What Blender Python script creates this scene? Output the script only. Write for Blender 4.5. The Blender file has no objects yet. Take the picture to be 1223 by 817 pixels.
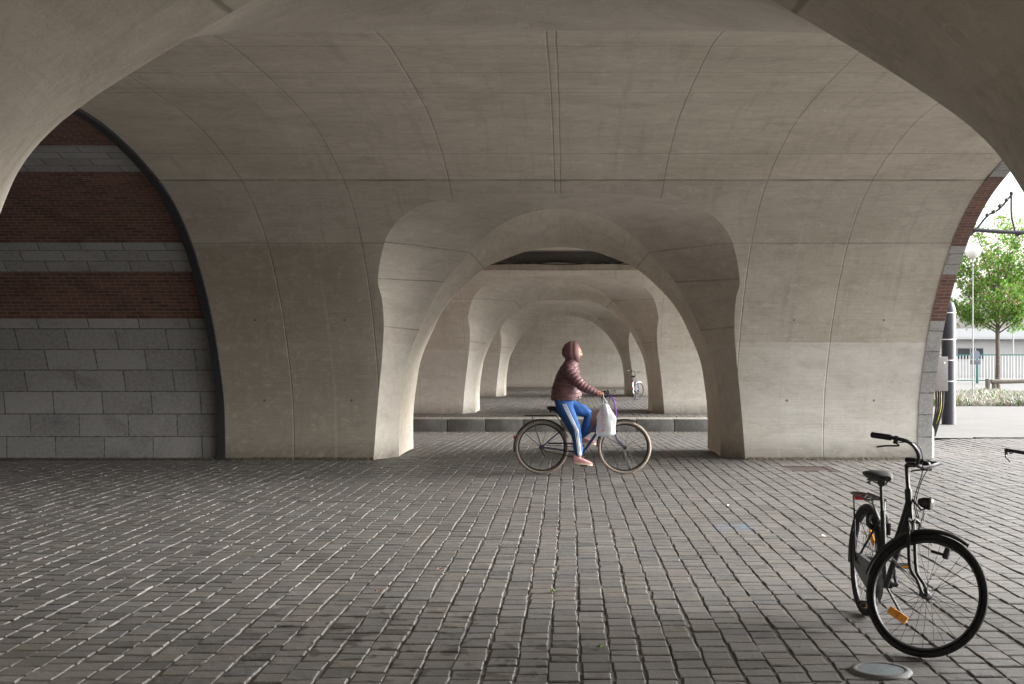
import bpy, bmesh, math, random
from mathutils import Vector, Matrix, Euler
from math import sin, cos, pi, radians, sqrt, atan2
random.seed(7)
S = bpy.context.scene
COL = S.collection

# ------------------------------------------------------------------ helpers
def tag(o, label=None, cat=None, group=None, kind=None):
    if label: o['label'] = label
    if cat: o['category'] = cat
    if group: o['group'] = group
    if kind: o['kind'] = kind
    return o

def empty(name, loc=(0, 0, 0), rz=0.0, label=None, cat=None, group=None):
    o = bpy.data.objects.new(name, None)
    COL.objects.link(o)
    o.location = loc
    o.rotation_euler = (0, 0, rz)
    o.empty_display_size = 0.2
    return tag(o, label, cat, group)

class MB:
    """collects shapes of one part and links them as one mesh object"""
    def __init__(s):
        s.v = []; s.f = []; s.uv = None
    def add(s, vs, fs, uvs=None):
        b = len(s.v)
        s.v += [tuple(p) for p in vs]
        s.f += [tuple(i + b for i in f) for f in fs]
        if uvs is not None:
            if s.uv is None: s.uv = [(0, 0)] * b
            s.uv += list(uvs)
        elif s.uv is not None:
            s.uv += [(0, 0)] * len(vs)
        return s
    def box(s, c, size, M=None, bev=0.0):
        hx, hy, hz = [d / 2 for d in size]
        if bev <= 0:
            vs = [Vector((x, y, z)) for x in (-hx, hx) for y in (-hy, hy) for z in (-hz, hz)]
            fs = [(0, 1, 3, 2), (4, 6, 7, 5), (0, 4, 5, 1), (2, 3, 7, 6), (0, 2, 6, 4), (1, 5, 7, 3)]
        else:
            bm = bmesh.new()
            bmesh.ops.create_cube(bm, size=1)
            for v in bm.verts: v.co = Vector((v.co.x * hx * 2, v.co.y * hy * 2, v.co.z * hz * 2))
            bmesh.ops.bevel(bm, geom=bm.edges[:], offset=bev, segments=2, affect='EDGES', profile=0.6)
            bm.verts.ensure_lookup_table()
            vs = [v.co.copy() for v in bm.verts]
            fs = [[v.index for v in f.verts] for f in bm.faces]
            bm.free()
        M = M or Matrix()
        c = Vector(c)
        s.add([M @ p + c for p in vs], fs)
        return s
    def tube(s, path, r, n=8, cap=True, flat=None):
        path = [Vector(p) for p in path]
        m = len(path)
        rr = r if isinstance(r, (list, tuple)) else [r] * m
        vs = []; fs = []
        t0 = (path[1] - path[0]).normalized()
        up = Vector((0, 0, 1)) if abs(t0.z) < 0.9 else Vector((1, 0, 0))
        nrm = t0.cross(up).normalized()
        for i, p in enumerate(path):
            a = path[max(i - 1, 0)]; b = path[min(i + 1, m - 1)]
            t = (b - a).normalized()
            nrm = (nrm - t * nrm.dot(t)).normalized()
            bi = t.cross(nrm)
            for k in range(n):
                an = 2 * pi * k / n
                f = flat if flat else 1.0
                vs.append(p + (nrm * cos(an) + bi * sin(an) * f) * rr[i])
        for i in range(m - 1):
            for k in range(n):
                k2 = (k + 1) % n
                fs.append((i * n + k, i * n + k2, (i + 1) * n + k2, (i + 1) * n + k))
        if cap:
            fs.append(tuple(range(n - 1, -1, -1)))
            fs.append(tuple((m - 1) * n + k for k in range(n)))
        s.add(vs, fs)
        return s
    def ring(s, c, R, r, axis='y', n=48, m=8, a0=0.0, a1=2 * pi, rw=None):
        """torus (or arc) of centre radius R, tube radius r; rw = half width along the axis"""
        full = abs(a1 - a0 - 2 * pi) < 1e-6
        cnt = n if full else n + 1
        rw = rw or r
        vs = []; fs = []
        for i in range(cnt):
            a = a0 + (a1 - a0) * i / n
            for k in range(m):
                b = 2 * pi * k / m
                rad = R + r * cos(b); w = rw * sin(b)
                p = (rad * cos(a), w, rad * sin(a))
                if axis == 'z': p = (rad * cos(a), rad * sin(a), w)
                if axis == 'x': p = (w, rad * cos(a), rad * sin(a))
                vs.append((p[0] + c[0], p[1] + c[1], p[2] + c[2]))
        for i in range(n):
            i2 = (i + 1) % cnt
            for k in range(m):
                k2 = (k + 1) % m
                fs.append((i * m + k, i * m + k2, i2 * m + k2, i2 * m + k))
        if not full:
            fs.append(tuple(range(m))); fs.append(tuple((cnt - 1) * m + k for k in range(m - 1, -1, -1)))
        s.add(vs, fs)
        return s
    def ball(s, c, r, n=12, m=8, M=None):
        rx, ry, rz = (r, r, r) if not isinstance(r, (tuple, list)) else r
        vs = [Vector((0, 0, rz))]; fs = []
        for i in range(1, m):
            a = pi * i / m
            for k in range(n):
                b = 2 * pi * k / n
                vs.append(Vector((rx * sin(a) * cos(b), ry * sin(a) * sin(b), rz * cos(a))))
        vs.append(Vector((0, 0, -rz)))
        for k in range(n): fs.append((0, 1 + k, 1 + (k + 1) % n))
        for i in range(m - 2):
            for k in range(n):
                a = 1 + i * n; k2 = (k + 1) % n
                fs.append((a + k, a + n + k, a + n + k2, a + k2))
        a = 1 + (m - 2) * n
        for k in range(n): fs.append((a + k, len(vs) - 1, a + (k + 1) % n))
        M = M or Matrix()
        s.add([M @ p + Vector(c) for p in vs], fs)
        return s
    def lathe(s, prof, c=(0, 0, 0), n=24, M=None):
        vs = []; fs = []
        M = M or Matrix()
        for r, z in prof:
            for k in range(n):
                a = 2 * pi * k / n
                vs.append(M @ Vector((r * cos(a), r * sin(a), z)) + Vector(c))
        for i in range(len(prof) - 1):
            for k in range(n):
                k2 = (k + 1) % n
                fs.append((i * n + k, i * n + k2, (i + 1) * n + k2, (i + 1) * n + k))
        fs.append(tuple(range(n - 1, -1, -1)))
        fs.append(tuple((len(prof) - 1) * n + k for k in range(n)))
        s.add(vs, fs)
        return s
    def xform(s, M):
        s.v = [tuple(M @ Vector(p)) for p in s.v]
        return s
    def build(s, name, mat, parent=None, smooth=35):
        me = bpy.data.meshes.new(name)
        me.from_pydata(s.v, [], s.f)
        if s.uv is not None:
            lay = me.uv_layers.new(name='UVMap')
            li = [0] * len(me.loops)
            me.loops.foreach_get('vertex_index', li)
            flat = []
            for i in li: flat += [s.uv[i][0], s.uv[i][1]]
            lay.data.foreach_set('uv', flat)
        me.materials.append(mat)
        if smooth:
            me.polygons.foreach_set('use_smooth', [True] * len(me.polygons))
            me.set_sharp_from_angle(angle=radians(smooth))
        me.update()
        o = bpy.data.objects.new(name, me)
        COL.objects.link(o)
        if parent: o.parent = parent
        return o

def catmull(pts, n):
    """dense samples along control points (any dimension), n per span"""
    out = []
    P = [tuple(p) for p in pts]
    for i in range(len(P) - 1):
        p0 = P[max(i - 1, 0)]; p1 = P[i]; p2 = P[i + 1]; p3 = P[min(i + 2, len(P) - 1)]
        for k in range(n):
            t = k / n
            out.append(tuple(0.5 * (2 * b + (c - a) * t + (2 * a - 5 * b + 4 * c - d) * t * t + (3 * b - a - 3 * c + d) * t ** 3)
                             for a, b, c, d in zip(p0, p1, p2, p3)))
    out.append(P[-1])
    return out

# ------------------------------------------------------------------ materials
def newmat(name):
    m = bpy.data.materials.new(name)
    m.use_nodes = True
    nt = m.node_tree
    b = nt.nodes['Principled BSDF']
    return m, nt, b

def nd(nt, t, **kw):
    n = nt.nodes.new(t)
    for k, v in kw.items(): setattr(n, k, v)
    return n

def math_(nt, op, a, b=None, c=None, clamp=False):
    n = nt.nodes.new('ShaderNodeMath'); n.operation = op; n.use_clamp = clamp
    for i, x in enumerate((a, b, c)):
        if x is None: continue
        if isinstance(x, (int, float)): n.inputs[i].default_value = x
        else: nt.links.new(x, n.inputs[i])
    return n.outputs[0]

def mixc(nt, fac, a, b, mode='MIX'):
    n = nt.nodes.new('ShaderNodeMix'); n.data_type = 'RGBA'; n.blend_type = mode
    for i, x in ((0, fac), (6, a), (7, b)):
        if isinstance(x, (int, float)): n.inputs[i].default_value = x
        elif isinstance(x, (tuple, list)): n.inputs[i].default_value = (*x, 1)
        else: nt.links.new(x, n.inputs[i])
    return n.outputs[2]

def noise(nt, vec, scale, detail=4, rough=0.55, dist=0.0):
    n = nt.nodes.new('ShaderNodeTexNoise')
    n.inputs['Scale'].default_value = scale; n.inputs['Detail'].default_value = detail
    n.inputs['Roughness'].default_value = rough; n.inputs['Distortion'].default_value = dist
    if vec is not None: nt.links.new(vec, n.inputs['Vector'])
    return n.outputs['Fac']

def remap(nt, x, a, b, c=0.0, d=1.0):
    n = nt.nodes.new('ShaderNodeMapRange'); n.clamp = True
    nt.links.new(x, n.inputs[0])
    for i, v in enumerate((a, b, c, d)): n.inputs[i + 1].default_value = v
    return n.outputs[0]

def scaled(nt, vec, s, loc=(0, 0, 0)):
    n = nt.nodes.new('ShaderNodeMapping')
    n.inputs['Scale'].default_value = s; n.inputs['Location'].default_value = loc
    nt.links.new(vec, n.inputs['Vector'])
    return n.outputs[0]

def bump(nt, b, h, strength=0.3, dist=0.01):
    n = nt.nodes.new('ShaderNodeBump')
    n.inputs['Strength'].default_value = strength; n.inputs['Distance'].default_value = dist
    nt.links.new(h, n.inputs['Height']); nt.links.new(n.outputs[0], b.inputs['Normal'])

def simple(name, col, rough=0.5, metal=0.0, var=0.12, scale=30.0, spec=0.5, bmp=0.0):
    m, nt, b = newmat(name)
    tc = nd(nt, 'ShaderNodeTexCoord')
    f = noise(nt, tc.outputs['Object'], scale, 3)
    dark = tuple(c * (1 - var) for c in col); lite = tuple(min(1, c * (1 + var)) for c in col)
    nt.links.new(mixc(nt, remap(nt, f, 0.3, 0.7), dark, lite), b.inputs['Base Color'])
    b.inputs['Roughness'].default_value = rough
    b.inputs['Metallic'].default_value = metal
    b.inputs['Specular IOR Level'].default_value = spec
    if bmp: bump(nt, b, f, bmp, 0.004)
    return m

def concrete(name, ulines=(), vlines=(), ufaint=(), vstrong=(), lower=None, tint=(1, 1, 1), seed=0.0, bd=1.0, wall=False):
    """board marked cast concrete; UV are metres on the surface"""
    m, nt, b = newmat(name)
    uvn = nd(nt, 'ShaderNodeUVMap')
    uv = scaled(nt, uvn.outputs[0], (1, 1, 1), (0, 0, 0))
    sep = nd(nt, 'ShaderNodeSeparateXYZ'); nt.links.new(uv, sep.inputs[0])
    u, v = sep.outputs[0], sep.outputs[1]
    off = scaled(nt, uv, (1, 1, 1), (seed, seed * 1.7, seed * 0.3))
    big = noise(nt, scaled(nt, off, (0.8, 1.0, 1)), 0.9, 5, 0.6, 0.4)
    mid = noise(nt, scaled(nt, off, (0.7, 1.6, 1)), 2.6, 7, 0.68, 0.8)
    board = noise(nt, scaled(nt, off, (0.7, 16, 1)), 2.0, 5, 0.65)
    fine = noise(nt, off, 70, 3, 0.7)
    drip = noise(nt, scaled(nt, off, (4.5, 0.35, 1)), 1.6, 5, 0.62)
    T = lambda c: tuple(x * y for x, y in zip(c, tint))
    c = mixc(nt, remap(nt, big, 0.32, 0.68), T((0.43, 0.392, 0.335)), T((0.545, 0.507, 0.445)))
    c = mixc(nt, remap(nt, mid, 0.5, 0.7, 0, 0.5), c, T((0.32, 0.284, 0.233)))
    c = mixc(nt, remap(nt, mid, 0.25, 0.42, 0.45, 0), c, T((0.62, 0.585, 0.52)))
    c = mixc(nt, remap(nt, board, 0.5, 0.68, 0, 0.32 * bd), c, T((0.3, 0.268, 0.222)))
    c = mixc(nt, remap(nt, board, 0.28, 0.45, 0.22 * bd, 0), c, T((0.45, 0.41, 0.35)))
    c = mixc(nt, remap(nt, drip, 0.54, 0.7, 0, 0.4 * bd), c, T((0.29, 0.26, 0.215)))
    c = mixc(nt, remap(nt, drip, 0.26, 0.4, 0.25, 0), c, T((0.46, 0.43, 0.37)))
    if lower is not None:
        wob = math_(nt, 'ADD', v, remap(nt, mid, 0, 1, -0.03, 0.03))
        low = math_(nt, 'LESS_THAN', wob, lower)
        lc = mixc(nt, remap(nt, mid, 0.35, 0.7), T((0.68, 0.665, 0.63)), T((0.54, 0.52, 0.48)))
        amt_l = remap(nt, big, 0.3, 0.7, 0.35, 0.05)
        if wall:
            # washed-off right panel, brown left stain; both also paint in side-light falloff
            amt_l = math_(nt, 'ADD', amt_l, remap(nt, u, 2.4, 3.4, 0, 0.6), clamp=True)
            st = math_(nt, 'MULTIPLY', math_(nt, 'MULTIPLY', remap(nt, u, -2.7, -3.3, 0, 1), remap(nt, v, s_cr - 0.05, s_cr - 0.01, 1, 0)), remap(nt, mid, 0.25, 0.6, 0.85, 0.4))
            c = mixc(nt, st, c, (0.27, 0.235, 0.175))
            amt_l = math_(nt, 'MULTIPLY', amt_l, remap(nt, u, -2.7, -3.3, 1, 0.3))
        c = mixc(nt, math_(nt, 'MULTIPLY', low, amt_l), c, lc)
        # damp, dirty foot of the wall
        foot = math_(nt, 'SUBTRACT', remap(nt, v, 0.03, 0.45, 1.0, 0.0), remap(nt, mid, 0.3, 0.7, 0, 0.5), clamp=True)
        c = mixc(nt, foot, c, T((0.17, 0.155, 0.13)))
    c = mixc(nt, remap(nt, fine, 0.56, 0.74, 0, 0.5), c, T((0.15, 0.13, 0.105)))
    if wall:
        fu = math_(nt, 'SUBTRACT', math_(nt, 'FRACT', math_(nt, 'DIVIDE', math_(nt, 'ADD', u, 20.69), 1.38)), 0.5)
        du = math_(nt, 'MULTIPLY', fu, 1.38)
        for vv, am in ((0.95, 0.85), (2.35, 0.7)):
            dv = math_(nt, 'SUBTRACT', v, vv)
            dd = math_(nt, 'SQRT', math_(nt, 'ADD', math_(nt, 'MULTIPLY', du, du), math_(nt, 'MULTIPLY', dv, dv)))
            c = mixc(nt, remap(nt, dd, 0.014, 0.024, am, 0), c, (0.05, 0.045, 0.04))
    # every pour between two joints has its own tone; lime bloom and dark clouds over it
    if ulines:
        cu = math_(nt, 'FLOOR', math_(nt, 'DIVIDE', math_(nt, 'ADD', u, 20.0), 1.38))
        cv = math_(nt, 'FLOOR', math_(nt, 'DIVIDE', v, 1.87))
        wn = nd(nt, 'ShaderNodeTexWhiteNoise'); wn.noise_dimensions = '2D'
        cb = nd(nt, 'ShaderNodeCombineXYZ'); nt.links.new(cu, cb.inputs[0]); nt.links.new(cv, cb.inputs[1])
        nt.links.new(cb.outputs[0], wn.inputs['Vector'])
        c = mixc(nt, remap(nt, wn.outputs['Value'], 0, 1, 0.0, 0.22), c, T((0.3, 0.268, 0.22)))
    bloom = noise(nt, scaled(nt, off, (1, 1.15, 1), (9, 4, 0)), 5.5, 8, 0.75, 1.2)
    c = mixc(nt, remap(nt, bloom, 0.53, 0.68, 0, 0.38), c, T((0.66, 0.63, 0.57)))
    c = mixc(nt, remap(nt, bloom, 0.3, 0.45, 0.4, 0), c, T((0.27, 0.24, 0.195)))
    # blow holes
    vor = nd(nt, 'ShaderNodeTexVoronoi'); vor.inputs['Scale'].default_value = 9
    nt.links.new(off, vor.inputs['Vector'])
    hole = math_(nt, 'LESS_THAN', vor.outputs['Distance'], 0.045)
    c = mixc(nt, math_(nt, 'MULTIPLY', hole, 0.45), c, (0.08, 0.07, 0.055))
    h = math_(nt, 'ADD', math_(nt, 'MULTIPLY', board, 0.5 * bd), math_(nt, 'MULTIPLY', mid, 0.8))
    h = math_(nt, 'ADD', h, math_(nt, 'MULTIPLY', fine, 0.15))
    wig = remap(nt, noise(nt, off, 3.0, 3), 0, 1, -0.012, 0.012)
    def lines(coord, lst, width):
        d = None
        cw = math_(nt, 'ADD', coord, wig)
        for x in lst:
            e = math_(nt, 'ABSOLUTE', math_(nt, 'SUBTRACT', cw, x))
            d = e if d is None else math_(nt, 'MINIMUM', d, e)
        return remap(nt, d, width * 0.35, width, 1, 0)
    brk = remap(nt, noise(nt, off, 1.7, 4), 0.3, 0.6, 0.35, 1)
    for coord, lst, w, amt, col in ((u, ulines, 0.012, 0.38, (0.14, 0.125, 0.105)), (v, vlines, 0.018, 0.5, (0.14, 0.12, 0.1)),
                                    (u, ufaint, 0.03, 0.3, (0.5, 0.47, 0.42)), (v, vstrong, 0.018, 0.75, (0.07, 0.06, 0.048))):
        if not lst: continue
        L = lines(coord, lst, w)
        L2 = math_(nt, 'MULTIPLY', L, math_(nt, 'MULTIPLY', brk, amt))
        c = mixc(nt, L2, c, T(col))
        if col[0] < 0.3: h = math_(nt, 'SUBTRACT', h, math_(nt, 'MULTIPLY', L, 0.8))
    nt.links.new(c, b.inputs['Base Color'])
    b.inputs['Roughness'].default_value = 0.82
    b.inputs['Specular IOR Level'].default_value = 0.3
    bump(nt, b, h, 0.55, 0.015)
    return m

def bricky(name, c1, c2, mortar, bw, rh, ms, var=0.5, bmp=0.5, rough=0.85, stain=(0.03, 0.025, 0.022), squash=1.0):
    m, nt, b = newmat(name)
    uvn = nd(nt, 'ShaderNodeUVMap')
    wob = noise(nt, uvn.outputs[0], 6, 3)
    vm = nd(nt, 'ShaderNodeVectorMath'); vm.operation = 'ADD'
    cmb = nd(nt, 'ShaderNodeCombineXYZ')
    nt.links.new(remap(nt, wob, 0, 1, -0.008, 0.008), cmb.inputs[1])
    nt.links.new(remap(nt, wob, 0, 1, 0.008, -0.008), cmb.inputs[0])
    nt.links.new(uvn.outputs[0], vm.inputs[0]); nt.links.new(cmb.outputs[0], vm.inputs[1])
    br = nd(nt, 'ShaderNodeTexBrick')
    br.offset = 0.5; br.squash = squash; br.squash_frequency = 2
    br.inputs['Scale'].default_value = 1
    br.inputs['Brick Width'].default_value = bw; br.inputs['Row Height'].default_value = rh
    br.inputs['Mortar Size'].default_value = ms; br.inputs['Mortar Smooth'].default_value = 0.3
    br.inputs['Color1'].default_value = (*c1, 1); br.inputs['Color2'].default_value = (*c2, 1)
    br.inputs['Mortar'].default_value = (*mortar, 1)
    br.inputs['Bias'].default_value = 0.0
    nt.links.new(vm.outputs[0], br.inputs['Vector'])
    n1 = noise(nt, uvn.outputs[0], 1.3, 6, 0.65, 0.6)
    n2 = noise(nt, uvn.outputs[0], 18, 4, 0.6)
    c = mixc(nt, remap(nt, n1, 0.5, 0.72, 0, var), br.outputs['Color'], stain)
    c = mixc(nt, remap(nt, n2, 0.3, 0.7, 0.0, 0.35), c, tuple(x * 1.5 for x in c1))
    nt.links.new(c, b.inputs['Base Color'])
    b.inputs['Roughness'].default_value = rough
    b.inputs['Specular IOR Level'].default_value = 0.3
    h = math_(nt, 'ADD', math_(nt, 'SUBTRACT', 1.0, br.outputs['Fac']), math_(nt, 'MULTIPLY', n2, 0.5))
    bump(nt, b, h, bmp, 0.012)
    return m

M_brick = bricky('brick', (0.2, 0.1, 0.078), (0.085, 0.056, 0.048), (0.27, 0.245, 0.22), 0.21, 0.066, 0.006, 0.55, 0.6)
M_stone = bricky('bluestone', (0.37, 0.367, 0.36), (0.235, 0.233, 0.23), (0.045, 0.045, 0.045), 0.78, 0.36, 0.009, 0.65, 0.8, 0.75, (0.09, 0.09, 0.095))
M_stone_small = bricky('bluestone_band', (0.37, 0.367, 0.36), (0.235, 0.233, 0.23), (0.045, 0.045, 0.045), 0.62, 0.21, 0.008, 0.45, 0.5, 0.75, (0.09, 0.09, 0.095))
M_dark = simple('dark_underside', (0.25, 0.22, 0.19), 0.85)
M_rubber = simple('joint_rubber', (0.018, 0.018, 0.02), 0.75)
M_black = simple('black_paint', (0.007, 0.008, 0.008), 0.45, 0, 0.3)
M_blackplastic = simple('black_plastic', (0.009, 0.009, 0.01), 0.6, 0, 0.3)
M_tyre = simple('tyre_rubber', (0.01, 0.01, 0.0105), 0.8, 0, 0.3)
M_tan = simple('tan_tyre', (0.25, 0.21, 0.17), 0.75)
M_chrome = simple('worn_steel', (0.42, 0.42, 0.43), 0.32, 1.0, 0.15)
M_dsteel = simple('dull_steel', (0.06, 0.06, 0.063), 0.5, 1.0, 0.15)
M_navy = simple('navy_paint', (0.022, 0.03, 0.075), 0.3, 0, 0.2)
M_greenblack = simple('dark_green_paint', (0.006, 0.008, 0.007), 0.55, 0, 0.25)
M_orange = simple('orange_reflector', (0.95, 0.33, 0.02), 0.25, 0, 0.25, 90)
M_red = simple('red_reflector', (0.4, 0.012, 0.012), 0.25)
M_glass = simple('lamp_lens', (0.16, 0.16, 0.16), 0.12)
M_whiteplastic = simple('white_plastic', (0.7, 0.7, 0.7), 0.4)
M_whitepaint = simple('white_paint', (0.74, 0.75, 0.76), 0.5)
M_greypaint = simple('grey_paint', (0.32, 0.33, 0.33), 0.5)
M_slate = simple('slate_coating', (0.022, 0.024, 0.032), 0.5, 0, 0.15, 6)
M_teal = simple('teal_paint', (0.03, 0.16, 0.15), 0.45)
M_purple = simple('purple_cable', (0.14, 0.035, 0.30), 0.4)
M_cardboard = simple('brown_bag', (0.22, 0.12, 0.09), 0.8)
M_skin = simple('skin', (0.42, 0.2, 0.14), 0.5, 0, 0.08)
M_hair = simple('eye_dark', (0.03, 0.02, 0.015), 0.4)
M_lips = simple('lips', (0.36, 0.12, 0.1), 0.5)
M_jacket = simple('quilted_nylon', (0.15, 0.078, 0.082), 0.58, 0, 0.15, 14)
M_jeans = simple('blue_jersey', (0.028, 0.1, 0.3), 0.8, 0, 0.2, 13, 0.3, 0.9)
M_stripe = simple('white_stripe', (0.62, 0.66, 0.74), 0.7)
M_pink = simple('pink_shoe', (0.55, 0.28, 0.29), 0.65)
M_sole = simple('cream_sole', (0.6, 0.5, 0.38), 0.7)
M_rust = simple('rusty_iron', (0.05, 0.032, 0.028), 0.75, 0.3, 0.45, 25, bmp=0.6)
M_wood = simple('weathered_wood', (0.14, 0.125, 0.11), 0.85, 0, 0.4, 12)
M_trunk = simple('bark', (0.10, 0.08, 0.065), 0.9, 0, 0.4, 14)
M_frost = simple('frosted_glass', (0.17, 0.2, 0.22), 0.35, 0, 0.12, 40)
M_strip = simple('end_joint_rubber', (0.028, 0.03, 0.034), 0.7)

def sett_material():
    m, nt, b = newmat('granite_setts')
    geo = nd(nt, 'ShaderNodeNewGeometry')
    tc = nd(nt, 'ShaderNodeTexCoord')
    r = geo.outputs['Random Per Island']
    ramp = nd(nt, 'ShaderNodeValToRGB')
    e = ramp.color_ramp.elements
    e[0].position = 0.0; e[0].color = (0.045, 0.043, 0.041, 1)
    e[1].position = 1.0; e[1].color = (0.135, 0.129, 0.122, 1)
    for p, c in ((0.2, (0.094, 0.09, 0.086)), (0.4, (0.114, 0.102, 0.092)), (0.6, (0.08, 0.08, 0.082)), (0.8, (0.102, 0.095, 0.088))):
        x = e.new(p); x.color = (*c, 1)
    nt.links.new(r, ramp.inputs[0])
    P = tc.outputs['Object']
    n1 = noise(nt, P, 45, 5, 0.7)
    n2 = noise(nt, P, 0.55, 5, 0.6, 0.5)
    n3 = noise(nt, P, 9, 4, 0.6)
    c = mixc(nt, remap(nt, n1, 0.45, 0.65, 0, 0.5), ramp.outputs[0], (0.2, 0.192, 0.182))
    c = mixc(nt, remap(nt, n1, 0.3, 0.45, 0.45, 0), c, (0.09, 0.085, 0.08))
    c = mixc(nt, remap(nt, n2, 0.45, 0.7, 0, 0.42), c, (0.085, 0.078, 0.07))
    c = mixc(nt, remap(nt, n3, 0.6, 0.75, 0, 0.3), c, (0.22, 0.17, 0.13))
    # oily dark drips on the paving, and one patch of blue chalk
    sepp = nd(nt, 'ShaderNodeSeparateXYZ'); nt.links.new(P, sepp.inputs[0])
    def patch(cx, cy, rx, ry):
        dx = math_(nt, 'DIVIDE', math_(nt, 'SUBTRACT', sepp.outputs[0], cx), rx)
        dy = math_(nt, 'DIVIDE', math_(nt, 'SUBTRACT', sepp.outputs[1], cy), ry)
        d = math_(nt, 'SQRT', math_(nt, 'ADD', math_(nt, 'MULTIPLY', dx, dx), math_(nt, 'MULTIPLY', dy, dy)))
        return math_(nt, 'SUBTRACT', 1.0, d, clamp=True)
    spot = noise(nt, scaled(nt, P, (1, 1.0, 1), (3, 1, 0)), 6.5, 2, 0.5, 0.2)
    d1 = math_(nt, 'MULTIPLY', math_(nt, 'MAXIMUM', patch(-1.25, 7.2, 1.1, 1.1), patch(-0.5, 6.5, 0.9, 0.8)), remap(nt, spot, 0.56, 0.62))
    c = mixc(nt, remap(nt, d1, 0.05, 0.35, 0, 0.75), c, (0.028, 0.024, 0.02))
    d2 = math_(nt, 'MULTIPLY', patch(1.59, 11.55, 0.3, 0.35), remap(nt, noise(nt, P, 11, 2), 0.45, 0.6))
    c = mixc(nt, remap(nt, d2, 0.08, 0.4, 0, 0.4), c, (0.1, 0.2, 0.33))
    nt.links.new(c, b.inputs['Base Color'])
    nt.links.new(remap(nt, n1, 0.3, 0.7, 0.42, 0.68), b.inputs['Roughness'])
    b.inputs['Specular IOR Level'].default_value = 0.5
    bump(nt, b, math_(nt, 'ADD', n1, math_(nt, 'MULTIPLY', n3, 1.6)), 0.8, 0.008)
    return m
M_sett = sett_material()

def ground_material(name, a, b_, scale=1.2, rough=0.85, slabs=None):
    m, nt, b = newmat(name)
    tc = nd(nt, 'ShaderNodeTexCoord')
    P = tc.outputs['Object']
    n1 = noise(nt, P, scale, 6, 0.65, 0.4); n2 = noise(nt, P, 40, 4, 0.7)
    c = mixc(nt, remap(nt, n1, 0.3, 0.7), a, b_)
    c = mixc(nt, remap(nt, n2, 0.4, 0.75, 0, 0.4), c, tuple(x * 0.6 for x in a))
    h = n2
    if slabs:
        br = nd(nt, 'ShaderNodeTexBrick'); br.inputs['Scale'].default_value = 1
        br.inputs['Brick Width'].default_value = slabs[0]; br.inputs['Row Height'].default_value = slabs[1]
        br.inputs['Mortar Size'].default_value = 0.008
        nt.links.new(P, br.inputs['Vector'])
        c = mixc(nt, math_(nt, 'MULTIPLY', br.outputs['Fac'], 0.6), c, tuple(x * 0.35 for x in a))
    nt.links.new(c, b.inputs['Base Color'])
    b.inputs['Roughness'].default_value = rough
    bump(nt, b, h, 0.3, 0.006)
    return m
M_sand = ground_material('joint_sand', (0.11, 0.1, 0.088), (0.17, 0.157, 0.14), 5)
M_pave = ground_material('pale_paving', (0.12, 0.119, 0.116), (0.16, 0.158, 0.154), 0.6, 0.8, (1.2, 0.6))
M_earth = ground_material('earth', (0.17, 0.15, 0.12), (0.24, 0.22, 0.18), 0.8)
M_kerb = ground_material('kerb_stone', (0.085, 0.085, 0.085), (0.17, 0.165, 0.155), 3.5, 0.7)
M_kerbtop = ground_material('kerb_top_stone', (0.26, 0.235, 0.2), (0.34, 0.31, 0.265), 3.0, 0.75)

def leafmat(name, cols, trans=0.35):
    m, nt, b = newmat(name)
    geo = nd(nt, 'ShaderNodeNewGeometry')
    ramp = nd(nt, 'ShaderNodeValToRGB')
    e = ramp.color_ramp.elements
    e[0].color = (*cols[0], 1); e[1].color = (*cols[-1], 1)
    for i, c in enumerate(cols[1:-1]):
        x = e.new((i + 1) / (len(cols) - 1)); x.color = (*c, 1)
    nt.links.new(geo.outputs['Random Per Island'], ramp.inputs[0])
    nt.links.new(ramp.outputs[0], b.inputs['Base Color'])
    b.inputs['Roughness'].default_value = 0.6
    tr = nd(nt, 'ShaderNodeBsdfTranslucent'); nt.links.new(ramp.outputs[0], tr.inputs[0])
    mx = nd(nt, 'ShaderNodeMixShader'); mx.inputs[0].default_value = trans
    out = nt.nodes['Material Output']
    nt.links.new(b.outputs[0], mx.inputs[1]); nt.links.new(tr.outputs[0], mx.inputs[2]); nt.links.new(mx.outputs[0], out.inputs[0])
    return m
M_leaf = leafmat('spring_leaves', [(0.06, 0.17, 0.014), (0.11, 0.27, 0.025), (0.14, 0.31, 0.035), (0.08, 0.2, 0.02), (0.32, 0.22, 0.14), (0.13, 0.29, 0.03)], 0.52)
M_bed = leafmat('bed_plants', [(0.07, 0.14, 0.025), (0.1, 0.19, 0.035), (0.33, 0.31, 0.3), (0.4, 0.38, 0.38), (0.26, 0.2, 0.16), (0.36, 0.35, 0.36)], 0.2)

def bagmat():
    m, nt, b = newmat('thin_plastic')
    b.inputs['Base Color'].default_value = (0.42, 0.44, 0.46, 1)
    b.inputs['Roughness'].default_value = 0.35
    tr = nd(nt, 'ShaderNodeBsdfTranslucent'); tr.inputs[0].default_value = (0.6, 0.62, 0.65, 1)
    tp = nd(nt, 'ShaderNodeBsdfTransparent')
    mx = nd(nt, 'ShaderNodeMixShader'); mx.inputs[0].default_value = 0.35
    mx2 = nd(nt, 'ShaderNodeMixShader'); mx2.inputs[0].default_value = 0.12
    out = nt.nodes['Material Output']
    nt.links.new(b.outputs[0], mx.inputs[1]); nt.links.new(tr.outputs[0], mx.inputs[2])
    nt.links.new(mx.outputs[0], mx2.inputs[1]); nt.links.new(tp.outputs[0], mx2.inputs[2]); nt.links.new(mx2.outputs[0], out.inputs[0])
    return m
M_bag = bagmat()
M_redprint = simple('red_print', (0.5, 0.05, 0.05), 0.5)

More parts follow.
